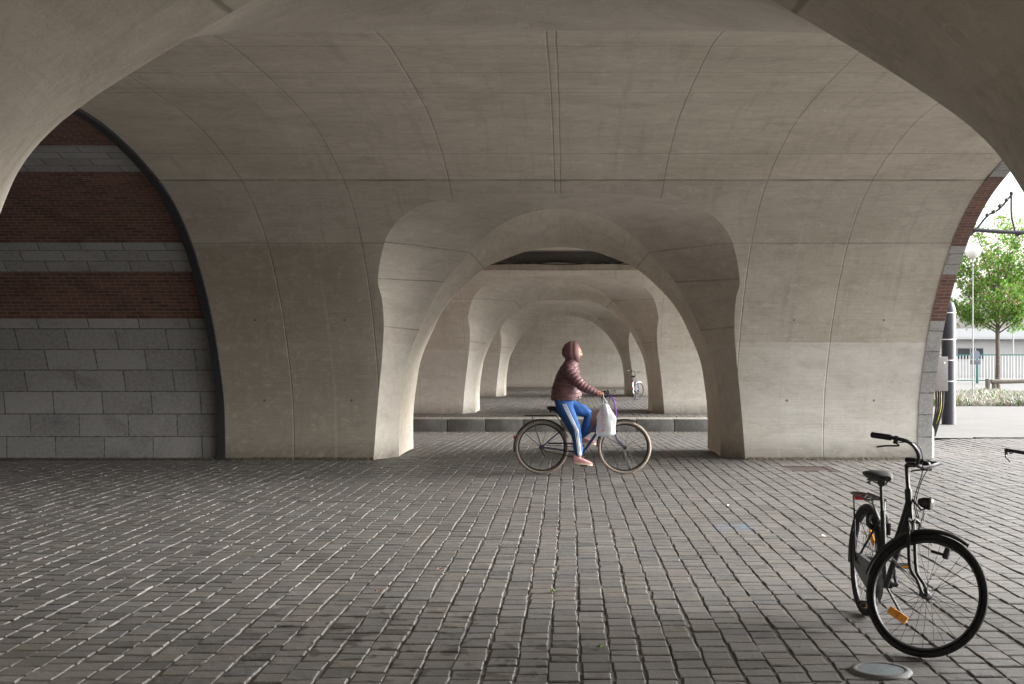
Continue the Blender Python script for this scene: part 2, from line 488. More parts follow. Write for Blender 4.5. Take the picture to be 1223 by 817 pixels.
# ------------------------------------------------------------------ the vault profile
PROF = [(0, 0), (.03, .55), (.12, 1.05), (.37, 1.62), (.73, 2.24), (1.25, 2.85), (1.86, 3.38), (2.62, 3.80), (3.5, 4.08), (4.35, 4.26), (5.3, 4.38), (6.61, 4.42)]
PROF2 = [(0, 0), (.03, .55), (.12, 1.05), (.37, 1.62), (.73, 2.26), (1.25, 2.92), (1.86, 3.5), (2.4, 3.9), (3.3, 4.2), (4.35, 4.36), (5.3, 4.41), (6.61, 4.42)]
class Profile:
    def __init__(s, pts):
        s.p = catmull(pts, 12)
        s.s = [0.0]
        for a, b in zip(s.p, s.p[1:]): s.s.append(s.s[-1] + math.dist(a, b))
        s.L = s.s[-1]
    def at(s, d):
        d = min(max(d, 0), s.L)
        lo, hi = 0, len(s.s) - 1
        while hi - lo > 1:
            m = (lo + hi) // 2
            if s.s[m] <= d: lo = m
            else: hi = m
        t = (d - s.s[lo]) / max(1e-9, s.s[hi] - s.s[lo])
        a, b = s.p[lo], s.p[hi]
        return a[0] + (b[0] - a[0]) * t, a[1] + (b[1] - a[1]) * t
    def s_of_z(s, z):
        for i in range(len(s.p) - 1):
            if s.p[i + 1][1] >= z:
                t = (z - s.p[i][1]) / max(1e-9, s.p[i + 1][1] - s.p[i][1])
                return s.s[i] + (s.s[i + 1] - s.s[i]) * max(0, min(1, t))
        return s.L
    def s_of_e(s, e):
        for i in range(len(s.p) - 1):
            if s.p[i + 1][0] >= e:
                t = (e - s.p[i][0]) / max(1e-9, s.p[i + 1][0] - s.p[i][0])
                return s.s[i] + (s.s[i + 1] - s.s[i]) * max(0, min(1, t))
        return s.L
P1, P2 = Profile(PROF), Profile(PROF2)
E_STRONG = 3.13
XL, XR, XC = -5.46, 5.56, -0.145
HALF = 1.54
YM = [4.57, 20.87, 37.17, 53.47]          # middles of the four arched walls
Y_BACK = -11.73 + HALF                    # wall behind the camera
Y_FAR = 64.0
JX = [-4.37, -3.0, -1.6, -0.19, -0.11, 1.27, 2.65, 4.05]
JF = [-3.7, -2.3, 1.95, 3.35, 4.7]
s_cr = P1.s_of_z(3.28); s_low = P1.s_of_z(1.86)
s_st = P1.s_of_e(E_STRONG)
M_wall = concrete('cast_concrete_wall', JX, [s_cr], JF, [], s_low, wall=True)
M_wall_far_lit = concrete('lit_tint_concrete_wall', JX, [s_cr], JF, [], s_low, (1.3, 1.32, 1.34), 41.0, 0.7, wall=False)  # tint lifted to imitate stronger daylight in the far bays
M_vault = concrete('cast_concrete_vault', JX, [P1.s_of_e(4.0), P1.s_of_e(6.5), P1.L + (P1.L - P1.s_of_e(5.7)), P1.L * 2 - P1.s_of_e(4.6)], [], [s_st + 0.012], None, (1.12, 1.11, 1.09), 11.0)
M_plain = concrete('cast_concrete_plain', [], [0.5], [], [], None, (1.0, 0.97, 0.9), 31.0)

CO = [(2.96, 0), (2.91, .6), (2.85, 1.1), (2.77, 1.6), (2.70, 2.1), (2.68, 2.5), (2.70, 2.8), (2.52, 3.29), (2.25, 3.57), (1.85, 3.75), (1.1, 3.84), (0, 3.86)]
CO2 = [(3.0, 0), (3.0, .6), (3.0, 1.1), (3.0, 1.6), (3.0, 2.1), (3.0, 2.5), (3.0, 2.8), (3.02, 3.33), (2.92, 3.62), (2.66, 3.81), (1.75, 3.888), (0, 3.9)]
CA = [(2.64, 0, .62), (2.64, .6, .62), (2.59, 1.1, .62), (2.50, 1.6, .62), (2.31, 2.07, .60), (2.13, 2.45, .55), (1.88, 2.86, .45), (1.435, 3.31, .1), (1.105, 3.514, -.7), (.727, 3.64, -1.5), (.37, 3.71, -1.95), (0, 3.735, -2.13)]
CAR = CA[:7] + [(1.46, 3.34, .3), (1.13, 3.56, -.2), (.75, 3.74, -.8), (.38, 3.83, -1.2), (0, 3.86, -1.35)]
CA0 = [(2.64, 0, .62), (2.64, .6, .62), (2.6, 1.1, .62), (2.52, 1.6, .62), (2.42, 2.1, .6), (2.3, 2.42, .57), (2.03, 2.72, .55), (1.3, 3.2, .5), (1.0, 3.36, .45), (.68, 3.47, .4), (.35, 3.53, .35), (0, 3.55, .3)]
CT = [(2.66, 0), (2.66, .6), (2.60, 1.1), (2.49, 1.58), (2.28, 2.03), (2.08, 2.39), (1.80, 2.74), (1.30, 3.16), (1.0, 3.30), (.65, 3.43), (.33, 3.505), (0, 3.53)]
NT = 6

def cat(c):
    g = tuple([-c[-2][0]] + list(c[-2][1:]))
    return catmull(c + [g], NT)[:-NT]
VARC = [0.0]
_a = cat(CA)
for a_, b_ in zip(_a, _a[1:]): VARC.append(VARC[-1] + math.dist(a_[:2], b_[:2]))
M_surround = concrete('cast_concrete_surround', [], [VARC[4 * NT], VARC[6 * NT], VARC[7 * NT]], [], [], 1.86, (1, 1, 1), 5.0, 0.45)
M_soffit = concrete('cast_concrete_soffit', [], [VARC[7 * NT]], [], [], None, (1.18, 1.17, 1.14), 23.0, 0.6)  # paler piece; its tint also carries the light caught on the arch rim
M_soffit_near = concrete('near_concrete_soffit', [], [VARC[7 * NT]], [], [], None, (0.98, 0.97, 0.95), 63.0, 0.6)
M_surround_far_lit = concrete('lit_tint_concrete_surround', [], [VARC[4 * NT], VARC[7 * NT]], [], [], 1.86, (1.2, 1.21, 1.22), 51.0, 0.45)  # brightness of the far bays painted into the surround colour
M_soffit_far_lit = concrete('lit_tint_concrete_soffit', [], [VARC[7 * NT]], [], [], None, (1.36, 1.37, 1.37), 57.0, 0.6)  # soffit colour raised as if more light reached the far arches

def face_sheet(mb, prof, O, y0, sgn, smax, XC=XC):
    """the wall face that curves into the vault, with the arch hole; y0 = base line, sgn = -1 towards the camera"""
    for side in (-1, 1):
        W = (XR - XC) if side > 0 else (XC - XL)
        os_ = [(w, prof.s_of_z(z)) for w, z in O]
        n = len(os_)
        # outer boundary path: up the side, then along the top to the crown
        bd = []
        split = int(n * 0.62)
        for i in range(n):
            if i <= split: bd.append((W, smax * i / split))
            else: bd.append((W * (1 - (i - split) / (n - 1 - split)), smax))
        K = 14
        vs = []; uv = []; fs = []
        for i in range(n):
            for k in range(K + 1):
                t = (k / K) ** 1.0
                w = os_[i][0] * (1 - t) + bd[i][0] * t
                d = os_[i][1] * (1 - t) + bd[i][1] * t
                e, z = prof.at(d)
                x = XC + side * w
                vs.append((x, y0 + sgn * e, z)); uv.append((x, d))
        for i in range(n - 1):
            for k in range(K):
                a = i * (K + 1) + k
                q = (a, a + 1, a + K + 2, a + K + 1)
                fs.append(q if side * sgn < 0 else q[::-1])
        mb.add(vs, fs, uv)

def strip_between(mb, rowsets, side, flip, varc):
    """rowsets: list of curves (lists of points), lofted one to the next"""
    n = len(rowsets[0])
    vs = []; uv = []; fs = []
    for ri, row in enumerate(rowsets):
        for i, p in enumerate(row):
            vs.append(p); uv.append((side * 3.1 + ri * 0.17, varc[i]))
    for r in range(len(rowsets) - 1):
        for i in range(n - 1):
            a = r * n + i
            q = (a, a + n, a + n + 1, a + 1)
            fs.append(q if flip else q[::-1])
    mb.add(vs, fs, uv)

def arch_wall(i, label, front=True, rear=True):
    ym = YM[i]
    root = empty('concrete_arch_wall', (0, ym, 0), 0, label, 'arch wall', 'arched walls of the underpass')
    dn = NT
    xc = XC - 0.115 if i == 0 else XC
    O1 = cat(CO); O2 = cat(CO2); A1 = cat(CA); A2 = cat(CAR); T = cat(CT)
    sof = MB()
    for sgn, make in ((-1, front), (1, rear)):
        prof = P2 if (i == 0 and sgn == 1) else P1
        O = O2 if (i == 0 and sgn == 1) else O1
        y0 = sgn * HALF
        A = A1 if sgn < 0 else (cat(CA0) if i == 0 else A2)
        f = MB(); face_sheet(f, prof, O, y0, sgn, prof.s_of_e(E_STRONG), xc)
        f.build('wall_face', M_wall if i < 2 else M_wall_far_lit, root)
        ch = MB()
        for side in (-1, 1):
            oc = []
            for w, z in O:
                e, zz = prof.at(prof.s_of_z(z))
                oc.append((xc + side * w, y0 + sgn * e, zz))
            ac = [(xc + side * w, y0 - sgn * d, z) for w, z, d in A]
            tc = [(xc + side * w, 0.0, z) for w, z in T]
            rows = []
            for k in range(7):
                t = k / 6
                bulge = 0.03 * sin(pi * t)
                row = []
                for qi, (p, q) in enumerate(zip(oc, ac)):
                    lin = [a * (1 - t) + b * t for a, b in zip(p, q)]
                    hi = max(0.0, min(1.0, (qi / (len(ac) - 1) - 0.6) / 0.15))
                    if hi > 0:
                        # leave the vault along its own surface, then bend towards the arris
                        w0, z0 = O[qi]; s0 = prof.s_of_z(z0)
                        dw, ds = (A[qi][0] - w0) * 0.1, (prof.s_of_z(A[qi][1]) - s0) * 0.1
                        e1, z1 = prof.at(s0 + ds)
                        m0 = [(xc + side * (w0 + dw) - p[0]) * 10, (y0 + sgn * e1 - p[1]) * 10, (z1 - p[2]) * 10]
                        m1 = [(b - a) for a, b in zip(p, q)]
                        h00, h10, h01, h11 = 2 * t ** 3 - 3 * t * t + 1, t ** 3 - 2 * t * t + t, -2 * t ** 3 + 3 * t * t, t ** 3 - t * t
                        her = [h00 * a + h10 * c_ + h01 * b + h11 * d_ for a, b, c_, d_ in zip(p, q, m0, m1)]
                        lin = [a * (1 - hi) + b * hi for a, b in zip(lin, her)]
                    row.append(tuple(lin))
                rows.append(row)
            # UV: v = height-like arc along the curve
            strip_between(ch, rows, side, (side * sgn > 0), VARC)
            rows = []
            for k in range(9):
                t = k / 8
                fl = sin(pi / 2 * t); fc = 1 - cos(pi / 2 * t) if t < 0.999 else 1.0
                row = []
                for qi, (p, q) in enumerate(zip(ac, tc)):
                    hi = max(0.0, min(1.0, (qi / (len(ac) - 1) - 0.55) / 0.25))      # deepens towards the crown
                    f2 = fl + (t + 0.15 * sin(2 * pi * t) - fl) * hi
                    row.append((p[0] + (q[0] - p[0]) * f2, p[1] + (q[1] - p[1]) * t, p[2] + (q[2] - p[2]) * f2))
                rows.append(row)
            strip_between(sof, rows, side, (side * sgn > 0), VARC)
        ch.build('arch_surround', M_surround if i < 2 else M_surround_far_lit, root, 28)
    sof.build('arch_soffit', (M_soffit_near if i == 0 else M_soffit) if i < 2 else M_soffit_far_lit, root, 28)
    return root

arch_wall(0, 'nearest concrete arch, framing the top corners of the view')
arch_wall(1, 'large concrete arch wall directly behind the passing cyclist')
arch_wall(2, 'second concrete arch past the kerb, seen through the large one')
arch_wall(3, 'smallest and farthest concrete arch, just before the blank end wall')

def plain_wall(y, sgn, name, label, half):
    root = empty(name, (0, y, 0), 0, label, 'wall')
    mb = MB(); vs = []; uv = []; fs = []
    smax = P1.s_of_e(half); n = 40
    for k in range(n + 1):
        d = smax * k / n
        e, z = P1.at(d)
        for x in (XL, XR):
            vs.append((x, sgn * e, z)); uv.append((x, d))
    for k in range(n):
        q = (2 * k, 2 * k + 1, 2 * k + 3, 2 * k + 2)
        fs.append(q if sgn < 0 else q[::-1])
    mb.add(vs, fs, uv)
    mb.build('wall_face', M_wall_far_lit, root)
    if sgn < 0:
        MB().box((0.05, -0.06, 0.07), (11.0, 0.1, 0.14)).build('skirting', M_dark, root)
    return root
plain_wall(Y_FAR, -1, 'end_wall', 'blank concrete end wall seen through all the arches', 4.47)

def vault_crown(y_a, pa, y_b, pb, label, lo=E_STRONG, half_only=False):
    """upper vault from the strong joint over the crown to the opposite strong joint; y_a = rear base line of the nearer wall"""
    path = []
    for p, y, sg in ((pb, y_b, -1), (pa, y_a, 1)):
        s0 = p.s_of_e(lo); seq = []
        for k in range(26):
            d = s0 + (p.L - s0) * k / 25
            e, z = p.at(d)
            if k == 0: seq.append((y + sg * (e - 0.003), z - 0.002, d if sg < 0 else 2 * p.L - d))
            seq.append((y + sg * e, z + 0.012 * max(0, 1 - k / 3), d if sg < 0 else 2 * p.L - d))
        path += seq if sg < 0 else seq[::-1][1:]
    if half_only: path = path[:27]
    mb = MB(); vs = []; uv = []; fs = []
    xs = [XL + (XR - XL) * i / 10 for i in range(11)]
    for (y, z, d) in path:
        for x in xs: vs.append((x, y, z)); uv.append((x, d))
    m = len(xs)
    for j in range(len(path) - 1):
        for k in range(m - 1):
            a = j * m + k
            fs.append((a, a + 1, a + m + 1, a + m))
    mb.add(vs, fs, uv)
    o = mb.build('vault_ceiling', M_vault, None, 40)
    tag(o, label, 'vault', 'vaulted ceilings between the arches')
    return o
vault_crown(YM[0] + HALF, P2, YM[1] - HALF, P1, 'wide concrete vaulted ceiling over the cobbles and the cyclist')
vault_crown(YM[2] + HALF, P1, YM[3] - HALF, P1, 'concrete vaulted ceiling beyond the second arch')
vault_crown(-11.2, P1, YM[0] - HALF, P1, 'concrete vaulted ceiling over the camera position', E_STRONG)
plain_wall(-11.2, 1, 'rear_wall', 'blank concrete wall of the bay behind the camera', E_STRONG)
vault_objs = [o for o in COL.objects if o.name.startswith('vault_ceiling')]

# end bay behind the third arch: rear half face ends at E_STRONG, short cap up to the end wall
mb = MB(); vs = []; uv = []; fs = []
ya, yb = YM[3] + HALF + E_STRONG, Y_FAR - 4.47
za = P1.at(P1.s_of_e(E_STRONG))[1]; zb = P1.at(P1.s_of_e(4.47))[1]
for k in range(7):
    t = k / 6
    for x in (XL, XR): vs.append((x, ya + (yb - ya) * t, za + (zb - za) * t ** 0.7)); uv.append((x, 7 + 2 * t))
for k in range(6): fs.append((2 * k, 2 * k + 2, 2 * k + 3, 2 * k + 1))
mb.add(vs, fs, uv)
tag(mb.build('vault_ceiling', M_vault), 'short concrete vaulted ceiling in front of the blank end wall', 'vault', 'vaulted ceilings between the arches')

# open dark slot over the second bay: edge beams, deck and hanging cables
YS1, YS2 = YM[1] + HALF + E_STRONG, YM[2] - HALF - E_STRONG
zS = P1.at(s_st)[1]
for y, sg, lb in ((YS2, 1, 'pale concrete edge beam with rusty stains above the second arch'),):
    mb = MB()
    x0, x1 = XL, XR
    vs = []; uv = []
    for x in (x0, x1):
        for (dy, z) in ((-0.05, zS + 0.012), (-0.05, zS + 0.2), (0.3, zS + 0.2), (0.3, zS + 0.012)):
            vs.append((x, y + sg * dy, z)); uv.append((x, z - zS + dy))
    fs = [(0, 4, 5, 1), (1, 5, 6, 2), (2, 6, 7, 3), (3, 7, 4, 0), (0, 1, 2, 3), (4, 7, 6, 5)]
    mb.add(vs, fs, uv)
    tag(mb.build('edge_beam', M_plain), lb, 'beam')
mb = MB()
mb.box((0.05, YS1 - 0.12, zS + 0.12), (11.0, 0.24, 0.2))
tag(mb.build('edge_beam', M_plain), 'concrete edge beam on the far side of the large arch', 'beam')
for (amp, dz, ph, lb) in ((0.075, 0.24, 0.3, 'upper black cable sagging along the edge beam'), (0.05, 0.2, 1.2, 'lower black cable hanging in front of the edge beam')):
    pts = []
    for k in range(90):
        x = XL + 0.3 + (XR - XL - 0.6) * k / 89
        t = ((x + ph) / 2.1) % 1.0
        pts.append((x, YS2 - 0.085, zS + dz - amp * 4 * t * (1 - t)))
    tag(MB().tube(pts, 0.012, 5).build('cable', M_rubber), lb, 'cable')

mb = MB()
mb.box((0.05, (YS1 + YS2) / 2, 4.62), (10.9, YS2 - YS1 + 1.2, 0.3))
mb.box((0.05, YS2 + 0.38, 4.4), (10.9, 0.1, 0.7)).box((0.05, YS1 - 0.3, 4.4), (10.9, 0.1, 0.6))
tag(mb.build('cross_beam', simple('beam_grey', (0.2, 0.185, 0.165), 0.8)), 'dim grey bridge beam filling the slot above the second arch', 'beam')
# railway deck over everything
mb = MB()
mb.box((-8.0, 29.6, 5.75), (28.2, 84.8, 0.9))
tag(mb.build('railway_deck', M_dark), 'dark underside of the railway deck showing in the ceiling slot', 'bridge deck')

# ------------------------------------------------------------------ old brick viaduct: tunnel on the left, face ring on the right
viaduct = empty('brick_viaduct', (-5.5, 12, 0), 0, 'old brick and bluestone viaduct with banded walls on both sides of the concrete', 'viaduct')
VL = Vector((-5.5, 12, 0))
BANDS = [('stone_base', 0, 2.19, M_stone), ('brick_band', 2.19, 2.86, M_brick), ('stone_band', 2.86, 3.25, M_stone_small),
         ('brick_band', 3.25, 4.02, M_brick), ('stone_band', 4.02, 4.22, M_stone_small), ('brick_band', 4.22, 4.43, M_brick)]
def band_sheet(mb, prof, y0, sgn, z0, z1, xa, xb, off, flip, half=6.61):
    s0, s1 = prof.s_of_z(z0), prof.s_of_z(min(z1, 4.42))
    if z1 >= 4.42: s1 = prof.s_of_e(half)
    s1 = min(s1, prof.s_of_e(half))
    if s1 <= s0: return
    n = 12; vs = []; uv = []; fs = []
    for k in range(n + 1):
        d = s0 + (s1 - s0) * k / n
        e, z = prof.at(d)
        e2, z2 = prof.at(min(d + 0.02, prof.L)); e1, z1_ = prof.at(max(d - 0.02, 0))
        t = Vector((e2 - e1, z2 - z1_)).normalized()
        e -= t.y * off; z += t.x * off          # off > 0: outwards, off < 0: into the opening
        for x in (xa, xb):
            vs.append(Vector((x, y0 + sgn * e, max(z, 0))) - VL); uv.append((x, d - s0))
    for k in range(n):
        q = (2 * k, 2 * k + 1, 2 * k + 3, 2 * k + 2)
        fs.append(q if (sgn < 0) != flip else q[::-1])
    mb.add(vs, fs, uv)
bays = [(-10.64, YM[0] - HALF), (YM[0] + HALF, YM[1] - HALF), (YM[1] + HALF, YM[2] - HALF), (YM[2] + HALF, YM[3] - HALF), (YM[3] + HALF, Y_FAR)]
for nm, z0, z1, mt in BANDS:
    for y_a, y_b in bays[:2]:
        for y0, sg in ((y_b, -1), (y_a, 1)):
            if y0 < 0: continue
            mb = MB(); band_sheet(mb, P1, y0, sg, z0, z1, -20, -5.55, 0.06, False, 6.7)
            if mb.v: mb.build(nm, mt, viaduct)
for y_a, y_b in bays[:2]:
    for y0, sg in ((y_b, -1), (y_a, 1)):
        if y0 < 0: continue
        mb = MB(); vs = []; fs = []
        pts = [P1.at(P1.s_of_e(6.61) * k / 59) for k in range(60)]
        for (e, z) in pts:
            for x, dz in ((-5.57, 0.08), (-5.57, -0.035), (-5.455, -0.035), (-5.455, 0.08)):
                vs.append(Vector((x, y0 + sg * (e + (-dz if z < 3.6 else -dz * 0.3)), z + (dz if z > 1.2 else 0))) - VL)
        for k in range(len(pts) - 1):
            for j in range(4):
                a = k * 4 + j; b2 = k * 4 + (j + 1) % 4
                fs.append((a, b2, b2 + 4, a + 4))
        mb.add(vs, fs)
        mb.build('joint_strip', M_strip, viaduct, 30)
# unseen walls added across the left tunnels to keep light out
for y_a, y_b in bays[:2]:
    x = -20.0
    vs = [Vector((x, y_a - 0.2, -0.4)) - VL, Vector((x, y_b + 0.2, -0.4)) - VL, Vector((x, y_b + 0.2, 5)) - VL, Vector((x, y_a - 0.2, 5)) - VL]
    MB().add(vs, [(0, 1, 2, 3)], [(0, 0), (y_b - y_a, 0), (y_b - y_a, 5.4), (0, 5.4)]).build('tunnel_light_block', M_brick, viaduct, 0)
y_a, y_b = bays[2][0], bays[4][1]
vs = [Vector((-5.6, y_a - 0.2, -0.4)) - VL, Vector((-5.6, y_b + 0.2, -0.4)) - VL, Vector((-5.6, y_b + 0.2, 5.2)) - VL, Vector((-5.6, y_a - 0.2, 5.2)) - VL]
MB().add(vs, [(0, 1, 2, 3)], [(0, 0), (y_b - y_a, 0), (y_b - y_a, 5.4), (0, 5.4)]).build('side_wall', M_brick, viaduct, 0)
# right hand ring and outer pier faces
for nm, z0, z1, mt in BANDS:
    for y_a, y_b in bays[:2]:
        for y0, sg in ((y_b, -1), (y_a, 1)):
            if y0 < 0: continue
            mb = MB(); band_sheet(mb, P1, y0, sg, z0, z1, XR - 0.004, 5.78, -0.012, False, 6.7)
            if mb.v: mb.build(nm, mt, viaduct)
for (p, q) in [(bays[i][1], bays[i + 1][0]) for i in range(4)]:
    vs = []; uv = []; fs = []
    for k in range(31):
        e, z = P1.at(P1.s_of_e(6.61) * k / 30)
        for y in (p - e, q + e): vs.append(Vector((5.776, y, z)) - VL); uv.append((y, z))
    for k in range(30): fs.append((2 * k, 2 * k + 1, 2 * k + 3, 2 * k + 2))
    MB().add(vs, fs, uv).build('pier_face', M_brick, viaduct, 0)
mb = MB()
mb.box(Vector((5.67, 29.6, 5.6)) - VL, (0.21, 84.8, 2.3))
mb.build('spandrel', M_brick, viaduct, 0)

# ------------------------------------------------------------------ ground
def zf(x, y):
    if y <= 20.0: return 0.0
    k = max(0.0, min(1.0, (8.0 - abs(x)) / 2.3))
    return -0.34 * min(1, (y - 20.0) / 12.1) * k

def sheet(name, x0, x1, y0, y1, nx, ny, z, mat, fn=None):
    vs = []; fs = []
    for j in range(ny + 1):
        for i in range(nx + 1):
            x = x0 + (x1 - x0) * i / nx; y = y0 + (y1 - y0) * j / ny
            vs.append((x, y, z + (fn(x, y) if fn else 0)))
    for j in range(ny):
        for i in range(nx):
            a = j * (nx + 1) + i
            fs.append((a, a + 1, a + nx + 2, a + nx + 1))
    o = MB().add(vs, fs).build(name, mat, None, 30)
    return tag(o, kind='structure')

sheet('ground', -600, 600, -300, 900, 2, 2, -0.45, M_earth)
sheet('sand_bed', -20, 10.3, -12, 32.12, 60, 80, -0.0085, M_sand, zf)
sheet('platform_bed', -8, 10.3, 32.12, 66, 4, 4, -0.02, M_sand)
sheet('pavement', 5.9, 60, 24.6, 41.2, 4, 4, 0.004, M_pave)
sheet('pavement', 10.3, 60, -12, 24.6, 4, 4, 0.0, M_pave)
sheet('yard', 5.9, 200, 41.2, 260, 2, 2, -0.004, M_pave)

rs = random.Random(3)
HOLES = [(1.6, 6.22, 0.17), (3.07, 17.6, 0.0)]
def setts(name, x0, x1, y0, y1, fn, skip):
    V = []; F = []
    cw = 0.165; gap = 0.011
    ncol = int((x1 - x0) / cw)
    for c in range(ncol):
        xc = x0 + (c + 0.5) * cw
        y = y0 + rs.uniform(0, 0.2)
        ph = 0.0
        while y < y1:
            L = rs.uniform(0.125, 0.205)
            yc = y + L / 2
            y += L
            if skip(xc, yc): continue
            wx = 0.006 * sin(yc * 0.7 + xc * 0.4) + 0.004 * sin(yc * 2.9 + c * 2.4) + rs.uniform(-0.005, 0.005)
            cx = xc + wx
            hx = cw / 2 - rs.uniform(0.005, 0.009); hy = L / 2 - rs.uniform(0.004, 0.009)
            h = rs.uniform(-0.003, 0.003)
            tx, ty = rs.uniform(-0.012, 0.012), rs.uniform(-0.014, 0.014)
            zb = fn(cx, yc)
            b = len(V)
            j = [(rs.uniform(-.005, .005), rs.uniform(-.007, .007)) for _ in range(4)]
            for (ix, iy, zz) in ((-0.003, 0, -0.05), (0.0, 0.0, -0.006), (0.002, 0.004, -0.0025), (0.006, 0.011, 0.0)):
                for q, (sx, sy) in enumerate(((-1, -1), (1, -1), (1, 1), (-1, 1))):
                    px = sx * (hx - ix) + j[q][0]; py = sy * (hy - iy) + j[q][1]
                    V.append((cx + px, yc + py, zb + h + zz + px * tx + py * ty))
            for r in range(3):
                for q in range(4):
                    a = b + r * 4 + q; d = b + r * 4 + (q + 1) % 4
                    F.append((a, d, d + 4, a + 4))
            F.append((b + 12, b + 13, b + 14, b + 15))
    o = MB().add(V, F).build(name, M_sett, None, 0)
    return tag(o, kind='structure')
def skip_main(x, y):
    for ym in (4.57, 20.87):
        if ym - 1.5 < y < ym + 1.5 and abs(x - XC) > 2.9 and XL - 0.1 < x < 5.95: return True
    if y > 22.3 and x < -6.2: return True
    if y > 24.5 and x > 6: return True
    if x < -5.6 and y > 19.2: return True
    if x < -5.6 and y < 6.1: return True
    if abs(x - 3.48) < 0.36 and abs(y - 17.75) < 0.42: return True
    if abs(x) > 0.62 * y + 0.9: return True
    return False
setts('cobbles', -10.0, 10.2, 4.3, 31.85, zf, skip_main)
def skip_b(x, y):
    for ym in (37.17, 53.47):
        if ym - 1.5 < y < ym + 1.5 and abs(x - XC) > 2.9: return True
    return abs(x) > 0.14 * y + 0.3
setts('platform_cobbles', -5.4, 5.4, 33.3, 63.8, lambda x, y: 0.0, skip_b)
# kerb: separate stones laid in a row, bed and ribbed strip on top
mb = MB()
x = -7.2
while x < 8:
    L = 1.0
    mb.box((x + L / 2, 32.27 + rs.uniform(-.006, .006), -0.17), (L - 0.012, 0.3, 0.36), bev=0.018); x += L
tag(mb.build('kerb', M_kerb), kind='structure')
tag(MB().box((0.4, 32.44, -0.1), (15.2, 0.04, 0.2)).box((0.4, 32.86, -0.1), (15.2, 0.78, 0.212)).build('kerb_top', M_kerbtop), kind='structure')
mb = MB()
x = -7.0
while x < 7.8:
    mb.box((x, 32.9, 0.008), (0.06, 0.34, 0.012)); x += 0.12
tag(mb.build('tactile_strip', M_kerbtop), kind='structure')
mb = MB()
x = -5.3
while x < 5.5:
    mb.box((x, 31.98, -0.33), (0.1, 0.2, 0.02)); x += 0.125
tag(mb.build('gutter_strip', M_kerbtop), kind='structure')
# kerb line outdoors
tag(MB().box((16.0, 24.55, 0.0), (15.6, 0.14, 0.05), bev=0.01).build('kerb_line', M_kerb), kind='structure')

# grit and dirt blown against the foot of the walls
rg = random.Random(21)
V = []; F = []
for (xa, xb, yy) in ((-5.4, -3.1, 19.31), (2.85, 5.55, 19.31), (-12.0, -5.6, 19.24)):
    n = int((xb - xa) / 0.04)
    base = len(V)
    for k in range(n + 1):
        x = xa + (xb - xa) * k / n
        d = 0.05 + 0.05 * (0.5 + 0.5 * sin(x * 3.1)) + rg.uniform(0, 0.06)
        V += [(x, yy + 0.02, 0.03 + rg.uniform(0, 0.012)), (x, yy - d * 0.45, 0.014 + rg.uniform(0, 0.008)), (x, yy - d, -0.004)]
    for k in range(n):
        a = base + k * 3
        F += [(a, a + 1, a + 4, a + 3), (a + 1, a + 2, a + 5, a + 4)]
for q in range(700):
    x = rg.uniform(-5.4, 5.5); y = 19.25 - abs(rg.gauss(0, 0.25))
    if -3.0 < x < 2.7: continue
    r = rg.uniform(0.006, 0.018); b = len(V)
    V += [(x + r * cos(t), y + r * sin(t), 0.004) for t in (0, 2.1, 4.2)] + [(x, y, 0.004 + r * 0.8)]
    F += [(b, b + 1, b + 3), (b + 1, b + 2, b + 3), (b + 2, b, b + 3)]
tag(MB().add(V, F).build('grit', ground_material('grit_dirt', (0.06, 0.05, 0.038), (0.12, 0.1, 0.075), 14), None, 0), 'dark grit and dirt gathered along the foot of the walls', 'grit', None, 'stuff')

# iron grate in front of the right pier
gr = empty('drain_grate', (3.48, 17.75, 0), 0, 'rusty rectangular iron drain grate in the cobbles before the right pier', 'drain grate')
mb = MB()
mb.box((0, 0.36, -0.02), (0.72, 0.06, 0.04)).box((0, -0.36, -0.02), (0.72, 0.06, 0.04)).box((0.33, 0, -0.02), (0.06, 0.66, 0.04)).box((-0.33, 0, -0.02), (0.06, 0.66, 0.04))
mb.build('frame', M_rust, gr, 0)
mb = MB()
for k in range(13): mb.box((-0.27 + 0.045 * k, 0, -0.021), (0.026, 0.655, 0.03))
mb.build('bars', M_rust, gr, 0)
# round light set in the ground
lg = empty('ground_light', (1.6, 6.22, 0.0), 0, 'round frosted in-ground light with a pale metal rim below the parked bicycle', 'ground light')
MB().lathe([(0.118, 0.0), (0.118, 0.013), (0.126, 0.0165), (0.146, 0.015), (0.158, 0.004), (0.16, -0.03)], n=48).build('rim', simple('rim_steel', (0.13, 0.13, 0.13), 0.5), lg, 40)
MB().lathe([(0.1175, 0.0), (0.1175, 0.012), (0.05, 0.0145), (0.004, 0.0148)], n=48).build('lens', M_frost, lg, 40)

